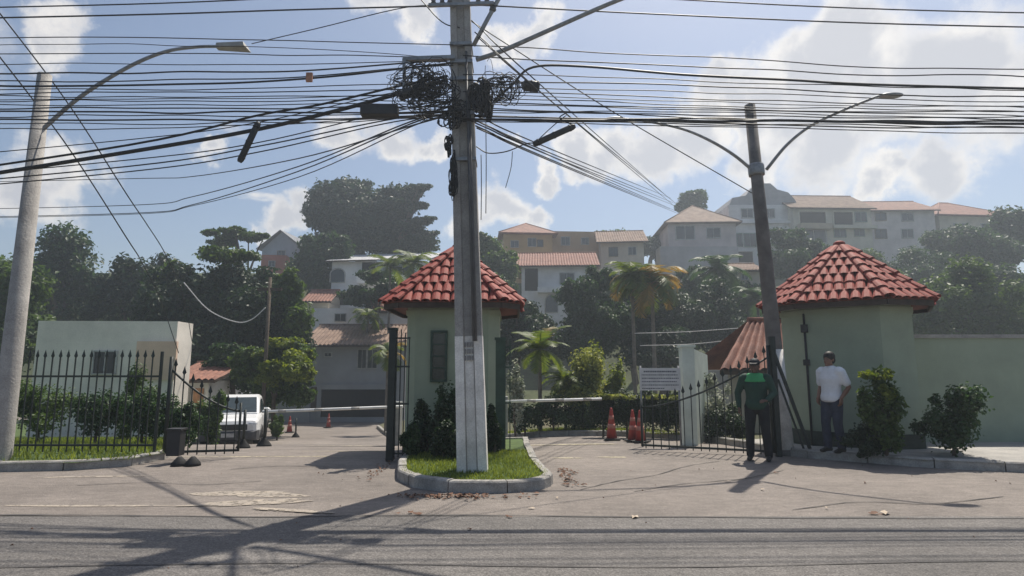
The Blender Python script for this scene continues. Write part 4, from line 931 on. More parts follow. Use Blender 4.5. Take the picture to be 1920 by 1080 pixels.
# ------------------------------------------------------------------ houses
def house(name, label, px0, px1, pyt, pyb, d, D, wall, roof=None, wins=(), rot=0, cat='house', group=None, doors=(), slabs=()):
    a = P(px0, pyb, d); b = P(px1, pyt, d); cx = (a.x + b.x)/2; W = b.x - a.x; zb = min(a.z, gz(cx, d)) - .4
    o = thing(name, label, cat, (cx, d, zb), rot, group); H = b.z - zb
    MB().box(-W/2, W/2, 0, D, 0, H).build('wall', wall, o)
    def loc(px, py): p = P(px, py, d); return p.x - cx, p.z - zb
    for wd in wins:
        x0, z1 = loc(wd[0], wd[1]); x1, z0 = loc(wd[2], wd[3]); kind = wd[4] if len(wd) > 4 else 'window'; fm = wd[5] if len(wd) > 5 else mat('window_frame_grey', (.42,.42,.40), rough=.6)
        t = max(.05, (x1-x0)*.06); fb = MB()
        if kind == 'opening':
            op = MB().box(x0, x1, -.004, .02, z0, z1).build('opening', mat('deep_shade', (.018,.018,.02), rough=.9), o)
            fb.box(x0-t, x0, -.14, .01, z0, z1).box(x1, x1+t, -.14, .01, z0, z1).box(x0-t, x1+t, -.2, .01, z1, z1+t*1.3); fb.build('surround', wall, op); continue
        if kind == 'arch':
            n_ = 8; pts = [(x0, z0), (x1, z0)] + [((x0+x1)/2 + (x1-x0)/2*math.cos(math.pi*i/n_), z0 + (z1-z0)*.6 + (z1-z0)*.4*math.sin(math.pi*i/n_)) for i in range(n_+1)]
            mb = MB(); n = len(pts); mb.add([(x, -.02, z) for x, z in pts] + [(x, .03, z) for x, z in pts], [tuple(range(n)), tuple(reversed(range(n, 2*n)))] + [((i+1) % n, i, n+i, n+(i+1) % n) for i in range(n)])
            pn = mb.build('arched_window', glass(), o); MB().tube([(x, -.04, z) for x, z in pts] + [(pts[0][0], -.04, pts[0][1])], t*.7, 6).build('frame', fm, pn); continue
        fb.box(x0-t, x0, -.07, .01, z0-t, z1+t).box(x1, x1+t, -.07, .01, z0-t, z1+t).box(x0, x1, -.07, .01, z1, z1+t).box(x0-t*.5, x1+t*.5, -.11, .01, z0-t, z0).box((x0+x1)/2-t*.3, (x0+x1)/2+t*.3, -.05, .01, z0, z1)
        f = fb.build('window', fm, o)
        for q0, q1 in ((x0, (x0+x1)/2-t*.3), ((x0+x1)/2+t*.3, x1)): MB().box(q0+.002, q1-.002, -.025, .008, z0+.002, z1-.002).build('pane', glass(), f)
    for dd in doors:
        x0, z1 = loc(dd[0], dd[1]); x1, z0 = loc(dd[2], dd[3]); dr = MB().box(x0, x1, -.05, .01, z0, z1).build('door', dd[4], o); MB().box(x1-.12, x1-.07, -.09, -.05, (z0+z1)/2-.05, (z0+z1)/2+.05).build('handle', STEEL, dr)
    for sb in slabs:
        x0, z1 = loc(sb[0], sb[1]); x1, z0 = loc(sb[2], sb[3]); MB().box(x0, x1, -sb[4], 0.02, z0, z1).build('balcony', sb[5] if len(sb) > 5 else wall, o)
    if roof:
        kind, h, ov, rm = roof[:4]; x0, x1, y0, y1 = -W/2-ov, W/2+ov, -ov, D+ov; mb = MB(); t = .10
        if kind == 'hip':
            r_ = min((x1-x0), (y1-y0))/2*.95; ym = (y0+y1)/2
            A = [(x0,y0,H),(x1,y0,H),(x1,y1,H),(x0,y1,H)]
            if x1-x0 >= y1-y0: B = [(x0+r_,ym,H+h),(x1-r_,ym,H+h)]; fs = [(0,1,5,4),(1,2,5),(2,3,4,5),(3,0,4)]
            else: xm = (x0+x1)/2; B = [(xm,y0+r_,H+h),(xm,y1-r_,H+h)]; fs = [(0,1,4),(1,2,5,4),(2,3,5),(3,0,4,5)]
            mb.add(A + B + [(x,y,z-t) for x,y,z in A], fs + [(9,8,7,6),(1,0,6,7),(2,1,7,8),(3,2,8,9),(0,3,9,6)])
            rf = mb.build('roof', rm, o); rd = MB().tube(B, .09, 6)
            for i_, c_ in enumerate(A):
                bb = B[0] if (i_ in (0, 3) if x1-x0 >= y1-y0 else i_ in (0, 1)) else B[1]; rd.tube([c_, bb], .07, 6)
            rd.build('ridge_tiles', rm, rf)
        elif kind == 'gable_front':
            xm = (x0+x1)/2
            mb.add([(x0,y0,H),(xm,y0,H+h),(x1,y0,H),(x0,y1,H),(xm,y1,H+h),(x1,y1,H),(x0,y0,H-t),(xm,y0,H+h-t),(x1,y0,H-t),(x0,y1,H-t),(xm,y1,H+h-t),(x1,y1,H-t)], [(0,1,4,3),(1,2,5,4),(9,10,7,6),(10,11,8,7),(0,6,7,1),(1,7,8,2),(3,4,10,9),(4,5,11,10),(0,3,9,6),(2,8,11,5)]); mb.build('roof', rm, o)
            MB().add([(-W/2,0,H),(W/2,0,H),(0,0,H+h*.93),(-W/2,D,H),(W/2,D,H),(0,D,H+h*.93)], [(0,1,2),(5,4,3),(0,2,5,3),(1,4,5,2)]).build('gable', wall, o)
        else:   # 'slope' towards the viewer (tile rows as real ridges) or 'mono' to the side
            nx = max(6, int((x1-x0)/.26)); vs = []; run = (y1-y0) if kind == 'mono' else (y1-y0)*.5
            s1 = roof[4] if len(roof) > 4 else 0; hl = roof[5] if len(roof) > 5 else 0
            for i in range(nx*4 + 1):
                x = x0 + (x1-x0)*i/(nx*4); wv_ = (.07 if kind == 'slope' else .015)*abs(math.sin(math.pi*i/4)); sx = s1*(x-x0)/(x1-x0)
                for j in range(9): vs.append((x + hl*(j/8)*(x1-x)/(x1-x0), y0 + run*j/8, H + sx + h*j/8 + wv_ + (.02*(j % 2) if kind == 'slope' else 0)))
            mb.add(vs, [(i*9+j, (i+1)*9+j, (i+1)*9+j+1, i*9+j+1) for i in range(nx*4) for j in range(8)]); rf = mb.build('roof', rm, o)
            A_ = [(x0,y0,H-.12),(x1,y0,H+s1-.12),(x1,y0+run,H+s1+h-.12),(x0+hl,y0+run,H+h-.12)]
            MB().add(A_ + [(x,y,z+.11) for x,y,z in A_], [(3,2,1,0),(4,5,6,7),(0,1,5,4),(1,2,6,5),(2,3,7,6),(3,0,4,7)]).build('roof_deck', WOODD, rf)
            if kind == 'slope':
                MB().add([(x0+hl,y0+run,H+h+.02),(x1,y0+run,H+s1+h+.02),(x1,y1,H+s1),(x0,y1,H)], [(0,1,2,3)]).build('back_slope', rm, rf)
                MB().tube([(x0+hl,y0+run,H+h+.05),(x1,y0+run,H+s1+h+.05)], .09, 6).build('ridge_tiles', rm, rf)
                MB().add([(W/2,0,H-.05),(W/2,D,H-.05),(W/2,y0+run,H+h-.15)], [(0,1,2)]).build('gable', wall, o)
                if not hl: MB().add([(-W/2,0,H-.05),(-W/2,D,H-.05),(-W/2,y0+run,H+h-.15)], [(2,1,0)]).build('gable', wall, o)
    return o
def plaster(n, c, c2=None, s=.6): return mat('plaster_'+n, c, rough=.85, scale=s, bump=.15, bscale=12, col2=c2 or tuple(x*.72 for x in c), fine=.05)
W_WHITE = plaster('white', (.80,.79,.77)); W_GREY = plaster('grey', (.34,.35,.37)); W_PINK = plaster('pinkgrey', (.60,.52,.49)); W_OCH = plaster('ochre', (.50,.36,.16)); W_CREAM = plaster('cream', (.60,.53,.42)); W_PEACH = plaster('peach', (.80,.58,.43)); W_BLUE = plaster('bluegrey', (.36,.42,.48)); W_RED = plaster('brick', (.46,.15,.10)); W_GRNW = plaster('greenish', (.62,.64,.57))
METAL_R = mat('roof_sheet', (.55,.55,.56), rough=.5, scale=2, var=.25)
SHUT = mat('shutter_teal', (.16,.24,.22), rough=.6); WBR = mat('window_brown', (.10,.06,.04), rough=.6)

house('garage_house', 'grey two storey house with wide open garage at the end of the lane', 572, 760, 648, 785, 38, 8, W_GREY, ('slope', 1.6, .5, TILE3), [(672,656,686,690),(690,656,706,690),(604,730,724,782,'opening'),(610,662,622,668)], rot=R(2), doors=((582,726,599,771,WOODD),))
house('house_annex', 'low grey wall and annex left of the open garage', 512, 583, 688, 775, 37.6, 5, W_GREY, None, [(556,735,576,760,'opening')], rot=R(2))
house('white_house', 'white two storey house with arched window and sloping sheet roof', 615, 800, 490, 650, 50, 8, W_WHITE, ('mono', 2.3, .5, METAL_R, .15), [(619,503,646,529,'arch'),(679,492,704,520,'opening'),(629,547,660,572,'opening'),(735,500,775,525)], rot=R(-2), slabs=((676,520,800,534,1.2),))
house('white_house', 'low white house with small square window above the grey garage house', 586, 800, 578, 640, 45, 4, W_WHITE, None, [(629,589,648,602),(735,590,756,606)], rot=R(0))
house('terrace_roof', 'little red tile roofed house half hidden beside the white house', 690, 770, 585, 640, 43.6, 1.2, W_WHITE, ('slope', .8, .3, TILE2), [], rot=R(0))
house('gable_house', 'pale blue grey gabled house on the hilltop among the trees', 486, 566, 466, 515, 68, 9, W_BLUE, ('gable_front', 2.2, .5, mat('roof_grey', (.22,.23,.25), rough=.8, scale=1)), [(520,470,535,482)], rot=R(-8))
house('brick_house', 'brick red house wall showing between the trees on the left hill', 488, 536, 478, 530, 60, 6, W_RED, None, [(505,490,515,500)], rot=R(6))
house('orange_roof_house', 'small house with orange tile roof behind the bushy tree', 572, 616, 566, 600, 47, 4, W_CREAM, ('slope', 1.2, .3, TILE2), [], rot=0)
house('roadside_house', 'pale house with blank grey parapet at the far left edge', 60, 330, 602, 760, 22, 1.2, plaster('parapet', (.86,.80,.71)), None, [(180,660,215,700)], rot=R(3), slabs=((258,640,325,712,.10,W_PEACH),))
house('tile_roof_house', 'small white house with tile roof and orange door by the verge', 326, 392, 712, 775, 25, 5, W_WHITE, ('slope', .7, .5, TILE2), [(338,728,354,752)], rot=R(0), doors=((364,728,380,772,mat('door_orange', (.45,.23,.11), rough=.6)),))
house('ochre_house', 'ochre house with reddish roof on the middle of the ridge', 944, 1036, 438, 490, 66, 8, W_OCH, ('hip', 1.9, .6, TILE2), [(990,447,1005,462),(1008,450,1018,462,'window',WBR),(958,452,972,464)], rot=R(4))
house('ochre_annex', 'flat topped ochre house extension on the ridge', 1036, 1128, 434, 490, 68, 8, plaster('ochre2', (.46,.32,.18)), None, [(1052,445,1068,460),(1090,446,1104,458)], rot=R(4))
house('white_house', 'white house with red tile roof and arched door below the ochre house', 978, 1112, 500, 605, 55, 7, W_WHITE, ('slope', 2.0, .6, TILE2), [(1050,513,1076,531),(984,503,1009,545,'opening'),(1022,552,1046,586,'arch')], rot=R(-3), slabs=((1008,540,1112,550,.9),))
house('tan_roof_house', 'pale house with tan gabled roof right of the ochre house', 1128, 1206, 455, 510, 63, 8, W_CREAM, ('slope', 2.2, .5, TILE3), [(1142,464,1158,480,'window',WBR),(1178,464,1192,478)], rot=R(-6))
house('pinkish_house', 'pinkish grey house with dull hipped roof below the ridge tree', 1256, 1378, 418, 480, 68, 9, W_PINK, ('hip', 3.2, .6, TILE3), [(1268,424,1302,448),(1325,428,1350,446)], rot=R(-3))
house('retaining_wall', 'long pale grey retaining wall below the pinkish house', 1240, 1384, 462, 530, 65.5, 2, plaster('retain', (.46,.44,.44)), None, [], rot=0, cat='wall')
house('tall_white_house', 'white three storey house with rounded rooftop on the right ridge', 1372, 1492, 384, 505, 71, 9, W_WHITE, None, [(1390,392,1412,408),(1432,392,1452,408),(1372,438,1392,462,'window',SHUT),(1395,438,1417,462,'window',SHUT),(1440,430,1485,450,'opening'),(1380,472,1412,492,'opening'),(1440,470,1485,492,'opening')], rot=0, slabs=((1418,450,1492,462,1.1),(1372,415,1492,420,.5)))
th = [o for o in bpy.data.objects if o.name.startswith('tall_white_house')][0]
hz = P(0, 384, 71).z - th.location.z; mb = MB(); n = 16; Wt = P(1492,0,71).x - P(1372,0,71).x
pr = [(-Wt*.48,0),(-Wt*.42,1.0),(-Wt*.22,1.3),(-Wt*.12,2.4),(Wt*.05,2.9),(Wt*.16,2.9),(Wt*.26,2.1),(Wt*.42,1.7),(Wt*.5,.9),(Wt*.56,0)]
mb.add([(x,.3,hz+z) for x,z in pr] + [(x,7.5,hz+z) for x,z in pr], [tuple(range(len(pr)))[::-1], tuple(range(len(pr),2*len(pr)))] + [(i,i+1,len(pr)+i+1,len(pr)+i) for i in range(len(pr)-1)]); mb.build('rounded_roof', plaster('domed', (.42,.41,.42)), th)
house('balcony_house', 'house with long tan tile roof and green balconies on the right ridge', 1492, 1634, 392, 500, 70, 9, plaster('sandwall', (.64,.60,.48)), ('slope', 3.0, .5, TILE3), [(1497,398,1548,422,'opening'),(1562,398,1600,424,'opening'),(1604,398,1626,415,'window',SHUT),(1502,432,1548,455),(1564,430,1586,444,'window',SHUT),(1602,424,1622,442,'window',SHUT)], rot=R(2), slabs=((1492,422,1552,432,1.0,plaster('sand', (.50,.42,.30))),(1556,424,1640,430,.8)))
house('end_house', 'white house with red tile roof beyond the right guardhouse roof', 1640, 1750, 396, 490, 71.5, 9, plaster('rosewhite', (.74,.66,.62)), ('slope', 2.5, .5, TILE2), [(1642,400,1662,413,'window',WBR),(1642,430,1663,446,'window',WBR),(1690,400,1712,414),(1690,430,1712,446)], rot=R(-2))
house('end_house', 'cream house partly behind trees at the right end of the ridge', 1765, 1900, 405, 500, 72, 9, W_CREAM, ('hip', 3.0, .6, TILE2), [(1785,420,1810,438),(1840,420,1865,438)], rot=R(5))
house('small_house', 'tiny house with tan roof among the palms below the slender pole', 1378, 1425, 508, 545, 46, 4, W_CREAM, ('slope', .9, .4, TILE3), [(1390,514,1402,524)], rot=0)
house('low_tiled_building', 'low building with broad red tile roof between gate and guardhouse', 1368, 1520, 694, 760, 16.2, 2.6, plaster('low', (.45,.43,.40)), ('slope', 1.45, .35, TILE2, 0, 1.5), [(1400,715,1440,760,'opening'),(1468,702,1484,740,'window',WBR)], rot=0)
# far street pole in front of the vine tree
fp = P(500, 640, 24); o = thing('street_pole', 'thin grey street pole in front of the vine covered tree', 'street pole', (fp.x, 24.0, gz(fp.x, 24)))
MB().lathe([(.085,-.2),(.065,P(0,520,24).z-gz(fp.x,24))], 10)  .build('shaft', BARK, o); MB().box(-.5,.5,-.05,.05,P(0,545,24).z-gz(fp.x,24),P(0,540,24).z-gz(fp.x,24)).build('crossarm', WOODD, o)

# ------------------------------------------------------------------ trees
def gbase(px, d): x = P(px, 600, d).x; return (x, d, gz(x, d) - .1)
# big dark hill tree
L0 = [px_lobe(650,395,62,80,58), px_lobe(705,400,62,85,62), px_lobe(615,412,62,55,42), px_lobe(690,440,62,95,38), px_lobe(655,362,62,48,28), px_lobe(640,465,61,70,26), px_lobe(720,462,61,70,24), px_lobe(780,462,60,50,20)]
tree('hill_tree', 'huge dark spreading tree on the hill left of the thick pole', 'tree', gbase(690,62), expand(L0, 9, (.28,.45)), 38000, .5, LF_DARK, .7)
L1 = [px_lobe(760,362,60,46,14), px_lobe(785,352,60,28,8), px_lobe(745,395,60,50,20), px_lobe(790,415,60,34,9), px_lobe(800,440,60,26,8), px_lobe(760,430,60,44,16), px_lobe(768,385,60,36,10)]
tree('layered_tree', 'dark tree with flat layered branches reaching right towards the thick pole', 'tree', gbase(735,60), expand(L1, 4, (.3,.5), flat=.6), 9000, .45, LF_DARK, .4, up=1.0)
tree('hill_tree', 'mid green tree on the slope right of the brick red wall', 'tree', gbase(600,52), expand([px_lobe(592,490,52,52,50), px_lobe(560,520,52,38,40), px_lobe(630,475,52,36,34), px_lobe(610,540,52,46,40)], 7), 13000, .42, LF_DEEP, .3)
# vine mass
LV = [px_lobe(420,570,33,110,98), px_lobe(360,620,32.5,90,90), px_lobe(480,600,32,88,88), px_lobe(420,660,31.5,140,80), px_lobe(330,560,33,60,60), px_lobe(540,640,31,50,60)]
tree('vine_covered_tree', 'great dome shaped tree smothered in dark vines behind the pickup', 'tree', gbase(420,32), expand(LV, 10, (.22,.4), .95), 42000, .28, LF_DARK, .5, extra=(expand([px_lobe(535,560,31,40,55), px_lobe(560,600,30.5,40,45), px_lobe(420,480,32.5,70,18), px_lobe(320,520,33,40,30)], 6), 7000, .26, LF_MID))  # dome rim given a paler leaf colour
L2 = [px_lobe(440,438,45,30,12), px_lobe(395,436,45,22,6), px_lobe(470,445,45,32,10), px_lobe(420,456,45,30,12), px_lobe(495,442,45,14,6)]
tree('flat_crown_tree', 'sparse tree with flat sprays of leaves above the vine covered dome', 'tree', gbase(440,45), expand(L2, 4, (.25,.45), flat=.7), 3200, .40, LF_MID, .22, up=.9)
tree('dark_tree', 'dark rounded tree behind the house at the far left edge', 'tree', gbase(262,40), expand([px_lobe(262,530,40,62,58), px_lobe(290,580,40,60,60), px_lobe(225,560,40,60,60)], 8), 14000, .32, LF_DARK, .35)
tree('dark_tree', 'tall dark tree beyond the left edge of the photograph', 'tree', gbase(120,42), expand([px_lobe(120,500,42,80,80), px_lobe(60,560,42,80,70), px_lobe(170,570,42,60,60)], 8), 15000, .34, LF_DEEP, .4)
tree('dark_tree', 'leafy tree at the extreme left beside the street lamp pole', 'tree', gbase(0,30), expand([px_lobe(-10,560,30,90,100), px_lobe(40,640,30,70,70)], 8), 12000, .26, LF_MID, .35)
tree('bushy_tree', 'bushy yellow green street tree right behind the pickup', 'tree', gbase(528,25), expand([px_lobe(535,670,25,48,34), px_lobe(560,690,25,36,40), px_lobe(505,695,25,36,42), px_lobe(540,720,25,40,30), px_lobe(470,690,25.3,40,40), px_lobe(555,745,25,34,26), px_lobe(500,745,25.4,30,30)], 9, (.2,.36)), 15000, .17, LF_MID, .10, extra=(expand([px_lobe(535,645,24.8,40,12), px_lobe(570,668,24.8,20,14), px_lobe(500,665,24.8,24,14), px_lobe(555,690,24.0,40,36), px_lobe(510,700,24.2,30,30)], 6), 7500, .17, LF_LIGHT))  # paler leaves: own yellow green, plus the lit crown top painted in
tree('bushy_tree', 'dull green small tree between tile roofed house and bushy tree', 'tree', gbase(440,27), expand([px_lobe(440,680,27,44,36), px_lobe(410,700,27,30,34), px_lobe(465,715,27,34,34)], 8), 8000, .18, LF_DEEP, .13)
for px, py, rx, ry, d, mt, lab in ((270,775,44,52,12.4,LF_DEEP,'broad dark shrub behind the iron fence at the left'),(335,790,34,38,12.0,LF_DEEP,'rounded dark shrub behind the right end of the iron fence'),(248,745,34,34,14,LF_MID,'light green shrub against the pale house at far left'),(395,765,26,26,17,LF_MID,'small green shrub beside the front of the pickup'),(180,780,48,52,12.6,LF_DEEP,'wide leafy shrub behind the fence beyond the left edge'),(80,770,55,60,12.8,LF_MID,'tall leafy shrub behind the fence near the street lamp pole'),(520,800,14,16,22,LF_MID,'small weedy shrub at the kerb behind the pickup')):
    bush('shrub', lab, 'shrub', px, py, d, rx, ry, 3600, .075 if d < 15 else .10, mt)
# trees around the white house and centre
def palm(label, px, pyc, d, n, flen, m, trunk_r=.12, dry=0, droop=1.0, lean=0, cat='palm', wid=.34, leaf=22, bark=None):
    top = P(px, pyc, d); gx = top.x - lean; o = thing('palm_tree', label, cat, (gx, d, gz(gx, d) - .1)); t = top - o.location
    if trunk_r:
        c = catmull([(0,0,-.2), (t.x*.35, 0, t.z*.5), t], 6); MB().tube(c, [trunk_r*(1.2-.4*i/len(c)) for i in range(len(c))], 8).build('trunk', bark or PBARK, o)
    vars_ = []
    for v in range(3):
        V = []; T = []; el = R((60, 30, 0)[v]); K = leaf; pos = Vector((0,0,0)); pts = []
        for i in range(K + 1):
            s = i/K; ang = el - droop*1.5*s**1.3; pts.append(pos.copy()); pos = pos + Vector((math.cos(ang), 0, math.sin(ang)))*flen/K
        for i in range(1, K + 1):
            s = i/K; p = pts[i]; tt = (pts[i]-pts[i-1]).normalized(); nrm2 = Vector((-tt.z,0,tt.x)); ll = flen*wid*(math.sin(math.pi*min(1,.12+s*.85))**.7)
            for sd_ in (-1,1):
                dv = (Vector((0,sd_,0))*.85 + tt*.55 - Vector((0,0,1))*.25*droop*random.uniform(.5,1.6)).normalized(); w_ = flen*.028; i0 = len(V)
                V += [p - tt*w_, p + tt*w_, p + dv*ll*.6 + tt*w_*.8 , p + dv*ll]; T += [(i0,i0+1,i0+2),(i0,i0+2,i0+3)]
        for i in range(K):
            i0 = len(V); w_ = flen*.010*(1-i/K)+.004; V += [pts[i]+Vector((0,-w_,0)), pts[i]+Vector((0,w_,0)), pts[i+1]+Vector((0,w_,0)), pts[i+1]+Vector((0,-w_,0))]; T += [(i0,i0+1,i0+2),(i0,i0+2,i0+3)]
        vars_.append((np_mesh('frond', [tuple(v_) for v_ in V], T, m, 3), np_mesh('frond', [tuple(v_) for v_ in V], T, LF_PALMY, 3)))
    for k in range(n):
        v = k % 3; f = link('frond', vars_[v][1 if random.random() < dry else 0], o, t); f.rotation_euler = (0, R(random.uniform(-10, 16)), 2.4*k + random.uniform(-.3,.3)); s = random.uniform(.8,1.12); f.scale = (s,s,s)
    return o
palm('slim palm with feathery crown in front of the white house, left', 732, 500, 40, 14, 2.0, LF_PALM, .09)
palm('slim palm with feathery crown against the gatehouse roof', 775, 492, 39, 14, 2.0, LF_PALM, .09)
palm('short palm standing before the low white house', 690, 592, 40, 12, 1.6, LF_PALM, .10, droop=1.2)
palm('palm with dry brown fronds beside the fence left of the gatehouse', 728, 660, 26, 12, 1.3, LF_PALM, .08, dry=.4, droop=1.3)
tree('slope_tree', 'green tree on the slope just left of the gatehouse roof', 'tree', gbase(690,43), expand([px_lobe(680,560,43,46,20), px_lobe(735,545,43,40,26), px_lobe(710,520,44,40,16)], 7), 7000, .30, LF_DEEP, .2)
tree('slope_tree', 'light green tree right of the thick pole below the ridge', 'tree', gbase(928,50), expand([px_lobe(922,475,50,32,36), px_lobe(948,505,49,36,36), px_lobe(930,540,48,44,30), px_lobe(905,455,50,22,20)], 7), 11000, .34, LF_MID, .25)
tree('slope_tree', 'dark tree mass behind the right side of the gatehouse', 'tree', gbase(975,34), expand([px_lobe(970,600,34,55,42), px_lobe(1010,640,33,50,50), px_lobe(950,650,33,44,44)], 8), 12000, .24, LF_DARK, .22)
tree('slope_tree', 'dark tree left of the fan palm in the right garden', 'tree', gbase(1095,36), expand([px_lobe(1095,570,36,52,54), px_lobe(1080,640,35,60,60), px_lobe(1130,620,35,50,70), px_lobe(1120,530,36,34,28)], 9), 19000, .26, LF_DEEP, .28)
tree('slope_tree', 'large dark tree behind the fan palm trunks', 'tree', gbase(1240,38), expand([px_lobe(1190,600,37,70,60), px_lobe(1270,600,37,70,66), px_lobe(1230,660,36,100,56), px_lobe(1330,600,38,56,70), px_lobe(1380,640,37,60,60)], 9), 30000, .26, LF_DARK, .32)
tree('slope_tree', 'dark green tree below the tall white house on the right slope', 'tree', gbase(1400,46), expand([px_lobe(1330,545,46,60,34), px_lobe(1400,575,46,60,44), px_lobe(1300,530,46,36,26)], 8), 14000, .32, LF_DEEP, .3)
tree('slope_tree', 'feathery tree left of the guardhouse roof on the right slope', 'tree', gbase(1490,54), expand([px_lobe(1480,455,54,42,28), px_lobe(1520,478,54,40,30), px_lobe(1470,500,53,56,34), px_lobe(1530,530,52,60,40)], 8), 13000, .36, LF_DEEP, .3)
tree('ridge_tree', 'round dark tree standing alone on the ridge above the pinkish house', 'tree', gbase(1300,80), expand([px_lobe(1300,384,80,34,26), px_lobe(1310,370,80,22,16), px_lobe(1285,392,80,22,16)], 7), 7000, .48, LF_DEEP, .4)
tree('ridge_tree', 'low dark trees at the crest between tan roof and pinkish house', 'tree', gbase(1225,74), expand([px_lobe(1220,462,74,30,24), px_lobe(1245,478,74,26,24)], 6), 5000, .45, LF_DARK, .3)
tree('ridge_tree', 'small tree tops on the crest above the ochre extension', 'tree', gbase(1140,80), expand([px_lobe(1140,446,80,34,18), px_lobe(1180,448,80,28,16)], 5), 2500, .45, LF_MID, .3)
tree('ridge_tree', 'tree behind the cream house at the right end of the ridge', 'tree', gbase(1800,62), expand([px_lobe(1780,460,60,60,40), px_lobe(1850,480,58,70,50), px_lobe(1900,440,60,50,50)], 7), 13000, .42, LF_DEEP, .4)
tree('slope_tree', 'leafy trees behind the right flank of the guardhouse', 'tree', gbase(1780,36), expand([px_lobe(1760,600,36,70,80), px_lobe(1840,580,36,70,90), px_lobe(1900,640,36,70,90)], 8), 16000, .28, LF_MID, .3)
palm('tall fan palm with yellowing crown on slender grey trunks', 1222, 530, 29, 26, 2.0, LF_PALM, .10, dry=.35, droop=1.35, wid=.40)
palm('second slim fan palm close beside the tall one', 1185, 520, 29.6, 20, 1.7, LF_PALM, .09, dry=.15, droop=1.25, wid=.40)
palm('dark feathery palm below the tall white house', 1348, 505, 42, 18, 2.6, LF_DEEP, .13, droop=1.1)
palm('dark palm on the slope above the low tiled building', 1420, 560, 40, 16, 2.2, LF_DEEP, .12, droop=1.1)
for px, py, d, rx, ry, mt, lab in ((878,555,44,40,50,LF_DEEP,'tree on the slope hidden behind the thick pole'),(872,478,56,30,34,LF_MID,'tree below the ridge seen just right of the thick pole'),(1560,575,45,60,60,LF_DEEP,'tree on the slope behind the guardhouse roof'),(1660,560,46,70,60,LF_MID,'broad tree on the slope behind the right end of the guardhouse roof'),(1720,505,56,70,44,LF_DEEP,'dense tree below the end house beyond the right edge'),(1880,560,46,70,60,LF_DEEP,'slope tree at the extreme right of the view'),(1190,545,50,60,40,LF_DEEP,'tree below the tan roofed house on the slope'),(1600,500,58,60,30,LF_MID,'tree below the balcony house on the right slope')):
    tree('slope_tree', lab, 'tree', gbase(px, d), expand([px_lobe(px, py, d, rx, ry), px_lobe(px+rx*.4, py+ry*.6, d-.5, rx*.8, ry*.7), px_lobe(px-rx*.5, py+ry*.5, d+.3, rx*.7, ry*.7)], 8), 8500, .32, mt, .25)
# garden at right
palm('clump of broad upright fronds beside the right lane', 1012, 655, 18.5, 16, 1.25, LF_PALM, .06, droop=.9, wid=.30, dry=.08)
palm('low arching palm clump behind the right barrier boom', 1060, 715, 18.8, 18, 1.0, LF_PALM, .05, droop=1.0, wid=.3, dry=.05)
bush('shrub', 'whitish flowering bush just right of the gatehouse', 'shrub', 968, 692, 16.5, 18, 28, 1800, .08, LF_WHITE)
bush('shrub', 'bright variegated shrub mound left of the sign', 'shrub', 1095, 705, 18.6, 52, 30, 5200, .12, LF_VAR, k=12)
bush('shrub', 'taller yellow green shrub at the top of the variegated mound', 'shrub', 1110, 688, 19.4, 36, 22, 2800, .13, LF_LIGHT, k=8)
bush('shrub', 'yellow green shrub beside the sign board', 'shrub', 1150, 700, 19, 20, 30, 2000, .12, LF_LIGHT)
for i, px in enumerate((985, 1040, 1095)):
    bush('hedge_plant', ('low dark hedge plant under the left end of the right boom', 'low dark hedge plant under the middle of the right boom', 'low dark hedge plant under the right end of the boom')[i], 'hedge plant', px, 764, 18.2, 36, 17, 2800, .09, LF_DEEP, k=8)
for i, (px, lab) in enumerate(((1130,'clipped hedge section behind the lone red cone'),(1175,'clipped hedge section behind the touching red cones'),(1222,'clipped hedge section below the notice board'),(1268,'clipped hedge section beside the pale green pillar'))):
    l = px_lobe(px, 775, 16.3 - .25*i, 30, 34); base_ = (l[0], l[1], gz(l[0], l[1]) + .1); top_ = l[2] + l[5]; l = (l[0], l[1], (top_ + base_[2])/2, l[3], l[4], (top_ - base_[2])/2 + .03)
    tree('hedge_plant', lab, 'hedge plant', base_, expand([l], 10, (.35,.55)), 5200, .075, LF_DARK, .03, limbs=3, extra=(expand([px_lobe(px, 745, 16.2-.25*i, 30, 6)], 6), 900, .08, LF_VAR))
# foliage on the island under the gatehouse
for px, py, d, rx, ry, mt, lab, lf in ((800,800,10.6,34,40,LF_DARK,'dark leafy shrub at the gatehouse foot left of the pole',.07),(840,770,11.0,26,60,LF_DEEP,'tall slim shrub by the gatehouse window',.07),(770,830,10.2,18,18,LF_DEEP,'small low plant beside the fence left of the gatehouse',.06),(835,822,10.0,34,28,LF_DARK,'low dark shrub directly behind the pole foot',.06),(925,810,10.6,16,34,LF_DARK,'dark shrub between pole foot and right side fence',.07)):
    bush('island_shrub', lab, 'shrub', px, py, d, rx, ry, 2600, lf, mt)
# plant in front of the guardhouse wall, at the right
bush('shrub', 'leafy plant with yellow green top at the right guardhouse wall', 'shrub', 1650, 742, 10.1, 38, 46, 3000, .085, LF_MID, k=10, extra=(expand([px_lobe(1645,704,10.05,30,12), px_lobe(1665,735,9.95,20,16)], 5), 420, .10, LF_LIGHT))
bush('shrub', 'low dark plants along the foot of the guardhouse wall', 'shrub', 1640, 828, 10.25, 46, 22, 2200, .06, LF_DARK, k=9)
bush('shrub', 'dark shrub at the right end of the guardhouse pavement', 'shrub', 1780, 800, 10.2, 60, 60, 3600, .08, LF_DEEP, k=9)
bush('shrub', 'white blossoming bush between the wires and low tiled roof', 'shrub', 1405, 632, 20, 42, 16, 2200, .10, LF_WHITE, k=8, ground=False)
bush('shrub', 'flowering bush behind the right gate bars', 'shrub', 1345, 745, 14.6, 30, 26, 2400, .07, LF_WHITE, k=7)
bush('shrub', 'dark bush filling the gap behind the right gate bars', 'shrub', 1350, 785, 14.2, 36, 30, 2800, .07, LF_DARK, k=7)

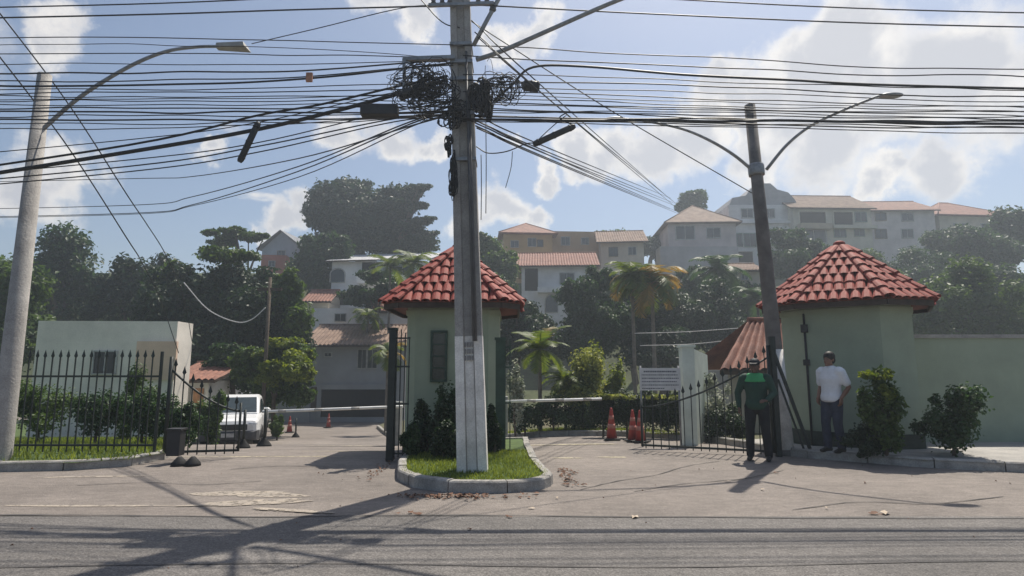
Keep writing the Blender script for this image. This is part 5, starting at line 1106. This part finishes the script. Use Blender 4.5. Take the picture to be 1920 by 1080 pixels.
# ------------------------------------------------------------------ litter
def leafbit(name, label, px, py, sz, m, group, seed):
    rr = random.Random(seed); d = 1.0; lo, hi = 3.0, 14.0
    for _ in range(40):
        mid = (lo+hi)/2
        if P(px, py, mid).z > gz(P(px,py,mid).x, mid): lo = mid
        else: hi = mid
    p = P(px, py, lo); mb = MB(); n = 8; vs = [(0,0,.02)]
    for k in range(n):
        q = 2*math.pi*k/n; r_ = sz*.7*rr.uniform(.6,1.2); vs.append((r_*math.cos(q), r_*.6*math.sin(q), rr.uniform(.003,.025)))
    mb.add(vs, [(0,k+1,(k+1) % n+1) for k in range(n)], True); o = mb.build(name, m, None, (p.x, lo, gz(p.x,lo)+.008)); o.rotation_euler = (0,0,rr.uniform(0,3)); tag(o, label, 'leaf', group)
for i, (px, py, s) in enumerate(((783,966,.09),(770,963,.06),(955,972,.06),(880,995,.05),(1455,888,.07),(1638,965,.08),(745,966,.05),(845,928,.09),(870,930,.08),(1005,927,.08),(820,933,.06),(1650,968,.05))):
    leafbit('dry_leaf', 'curled brown dry leaf lying on the asphalt', px, py, s, BROWNL, 'dry leaves on the road', i)
for i, (px, py, s) in enumerate(((1190,972,.09),(1365,904,.08),(997,955,.05),(1660,964,.10),(1430,920,.05),(1550,955,.04),(1045,936,.04))):
    leafbit('paper_scrap', 'pale flattened scrap lying on the asphalt', px, py, s, PALEL, 'pale scraps on the road', 50+i)
V = []; T = []
def litter(n, fx, s0, s1):
    for _ in range(n):
        x, y = fx(); a = random.uniform(0,6.28); s = random.uniform(s0,s1); z = gz(x,y)+random.uniform(.008,.03); i = len(V)
        V.extend([(x+s*math.cos(a),y+s*math.sin(a),z),(x+.5*s*math.cos(a+1.57),y+.5*s*math.sin(a+1.57),z+random.uniform(0,.02)),(x-s*math.cos(a),y-s*math.sin(a),z),(x+.5*s*math.cos(a-1.57),y+.5*s*math.sin(a-1.57),z+random.uniform(0,.02))]); T.extend([(i,i+1,i+2),(i,i+2,i+3)])
litter(150, lambda: (random.gauss(-.75,.35), 7.66 - abs(random.gauss(0,.10))), .015, .05)
litter(90, lambda: (.72 + abs(random.gauss(0,.14)), random.uniform(8.2,9.6)), .015, .05)
litter(70, lambda: (-2.02 - abs(random.gauss(0,.10)), random.uniform(8.6,11)), .015, .04)
litter(60, lambda: (random.uniform(-6,7), random.uniform(4,10)), .008, .02)
tag(link('leaf_litter', np_mesh('leaf_litter', V, T, BROWNL, 3)), 'scattered brown leaf litter against the island kerb', 'leaf litter', kind='stuff')

# ------------------------------------------------------------------ haze
hm = bpy.data.materials.new('haze'); hm.use_nodes = True; t = hm.node_tree; t.nodes.clear()
pv = N(t, 'ShaderNodeVolumePrincipled'); pv.inputs['Color'].default_value = (.80,.90,1.0,1); pv.inputs['Density'].default_value = HAZE_DENSITY; pv.inputs['Anisotropy'].default_value = .45
L(t, pv.outputs[0], N(t, 'ShaderNodeOutputMaterial').inputs['Volume'])
if HAZE_DENSITY > 0:
    hz_ = MB().box(-330,330,-65,610,-3.3,36).build('haze', hm); tag(hz_, kind='stuff')
for o in list(bpy.data.objects):
    if o.parent is not None:
        for k in ('category',):
            if k in o: del o[k]
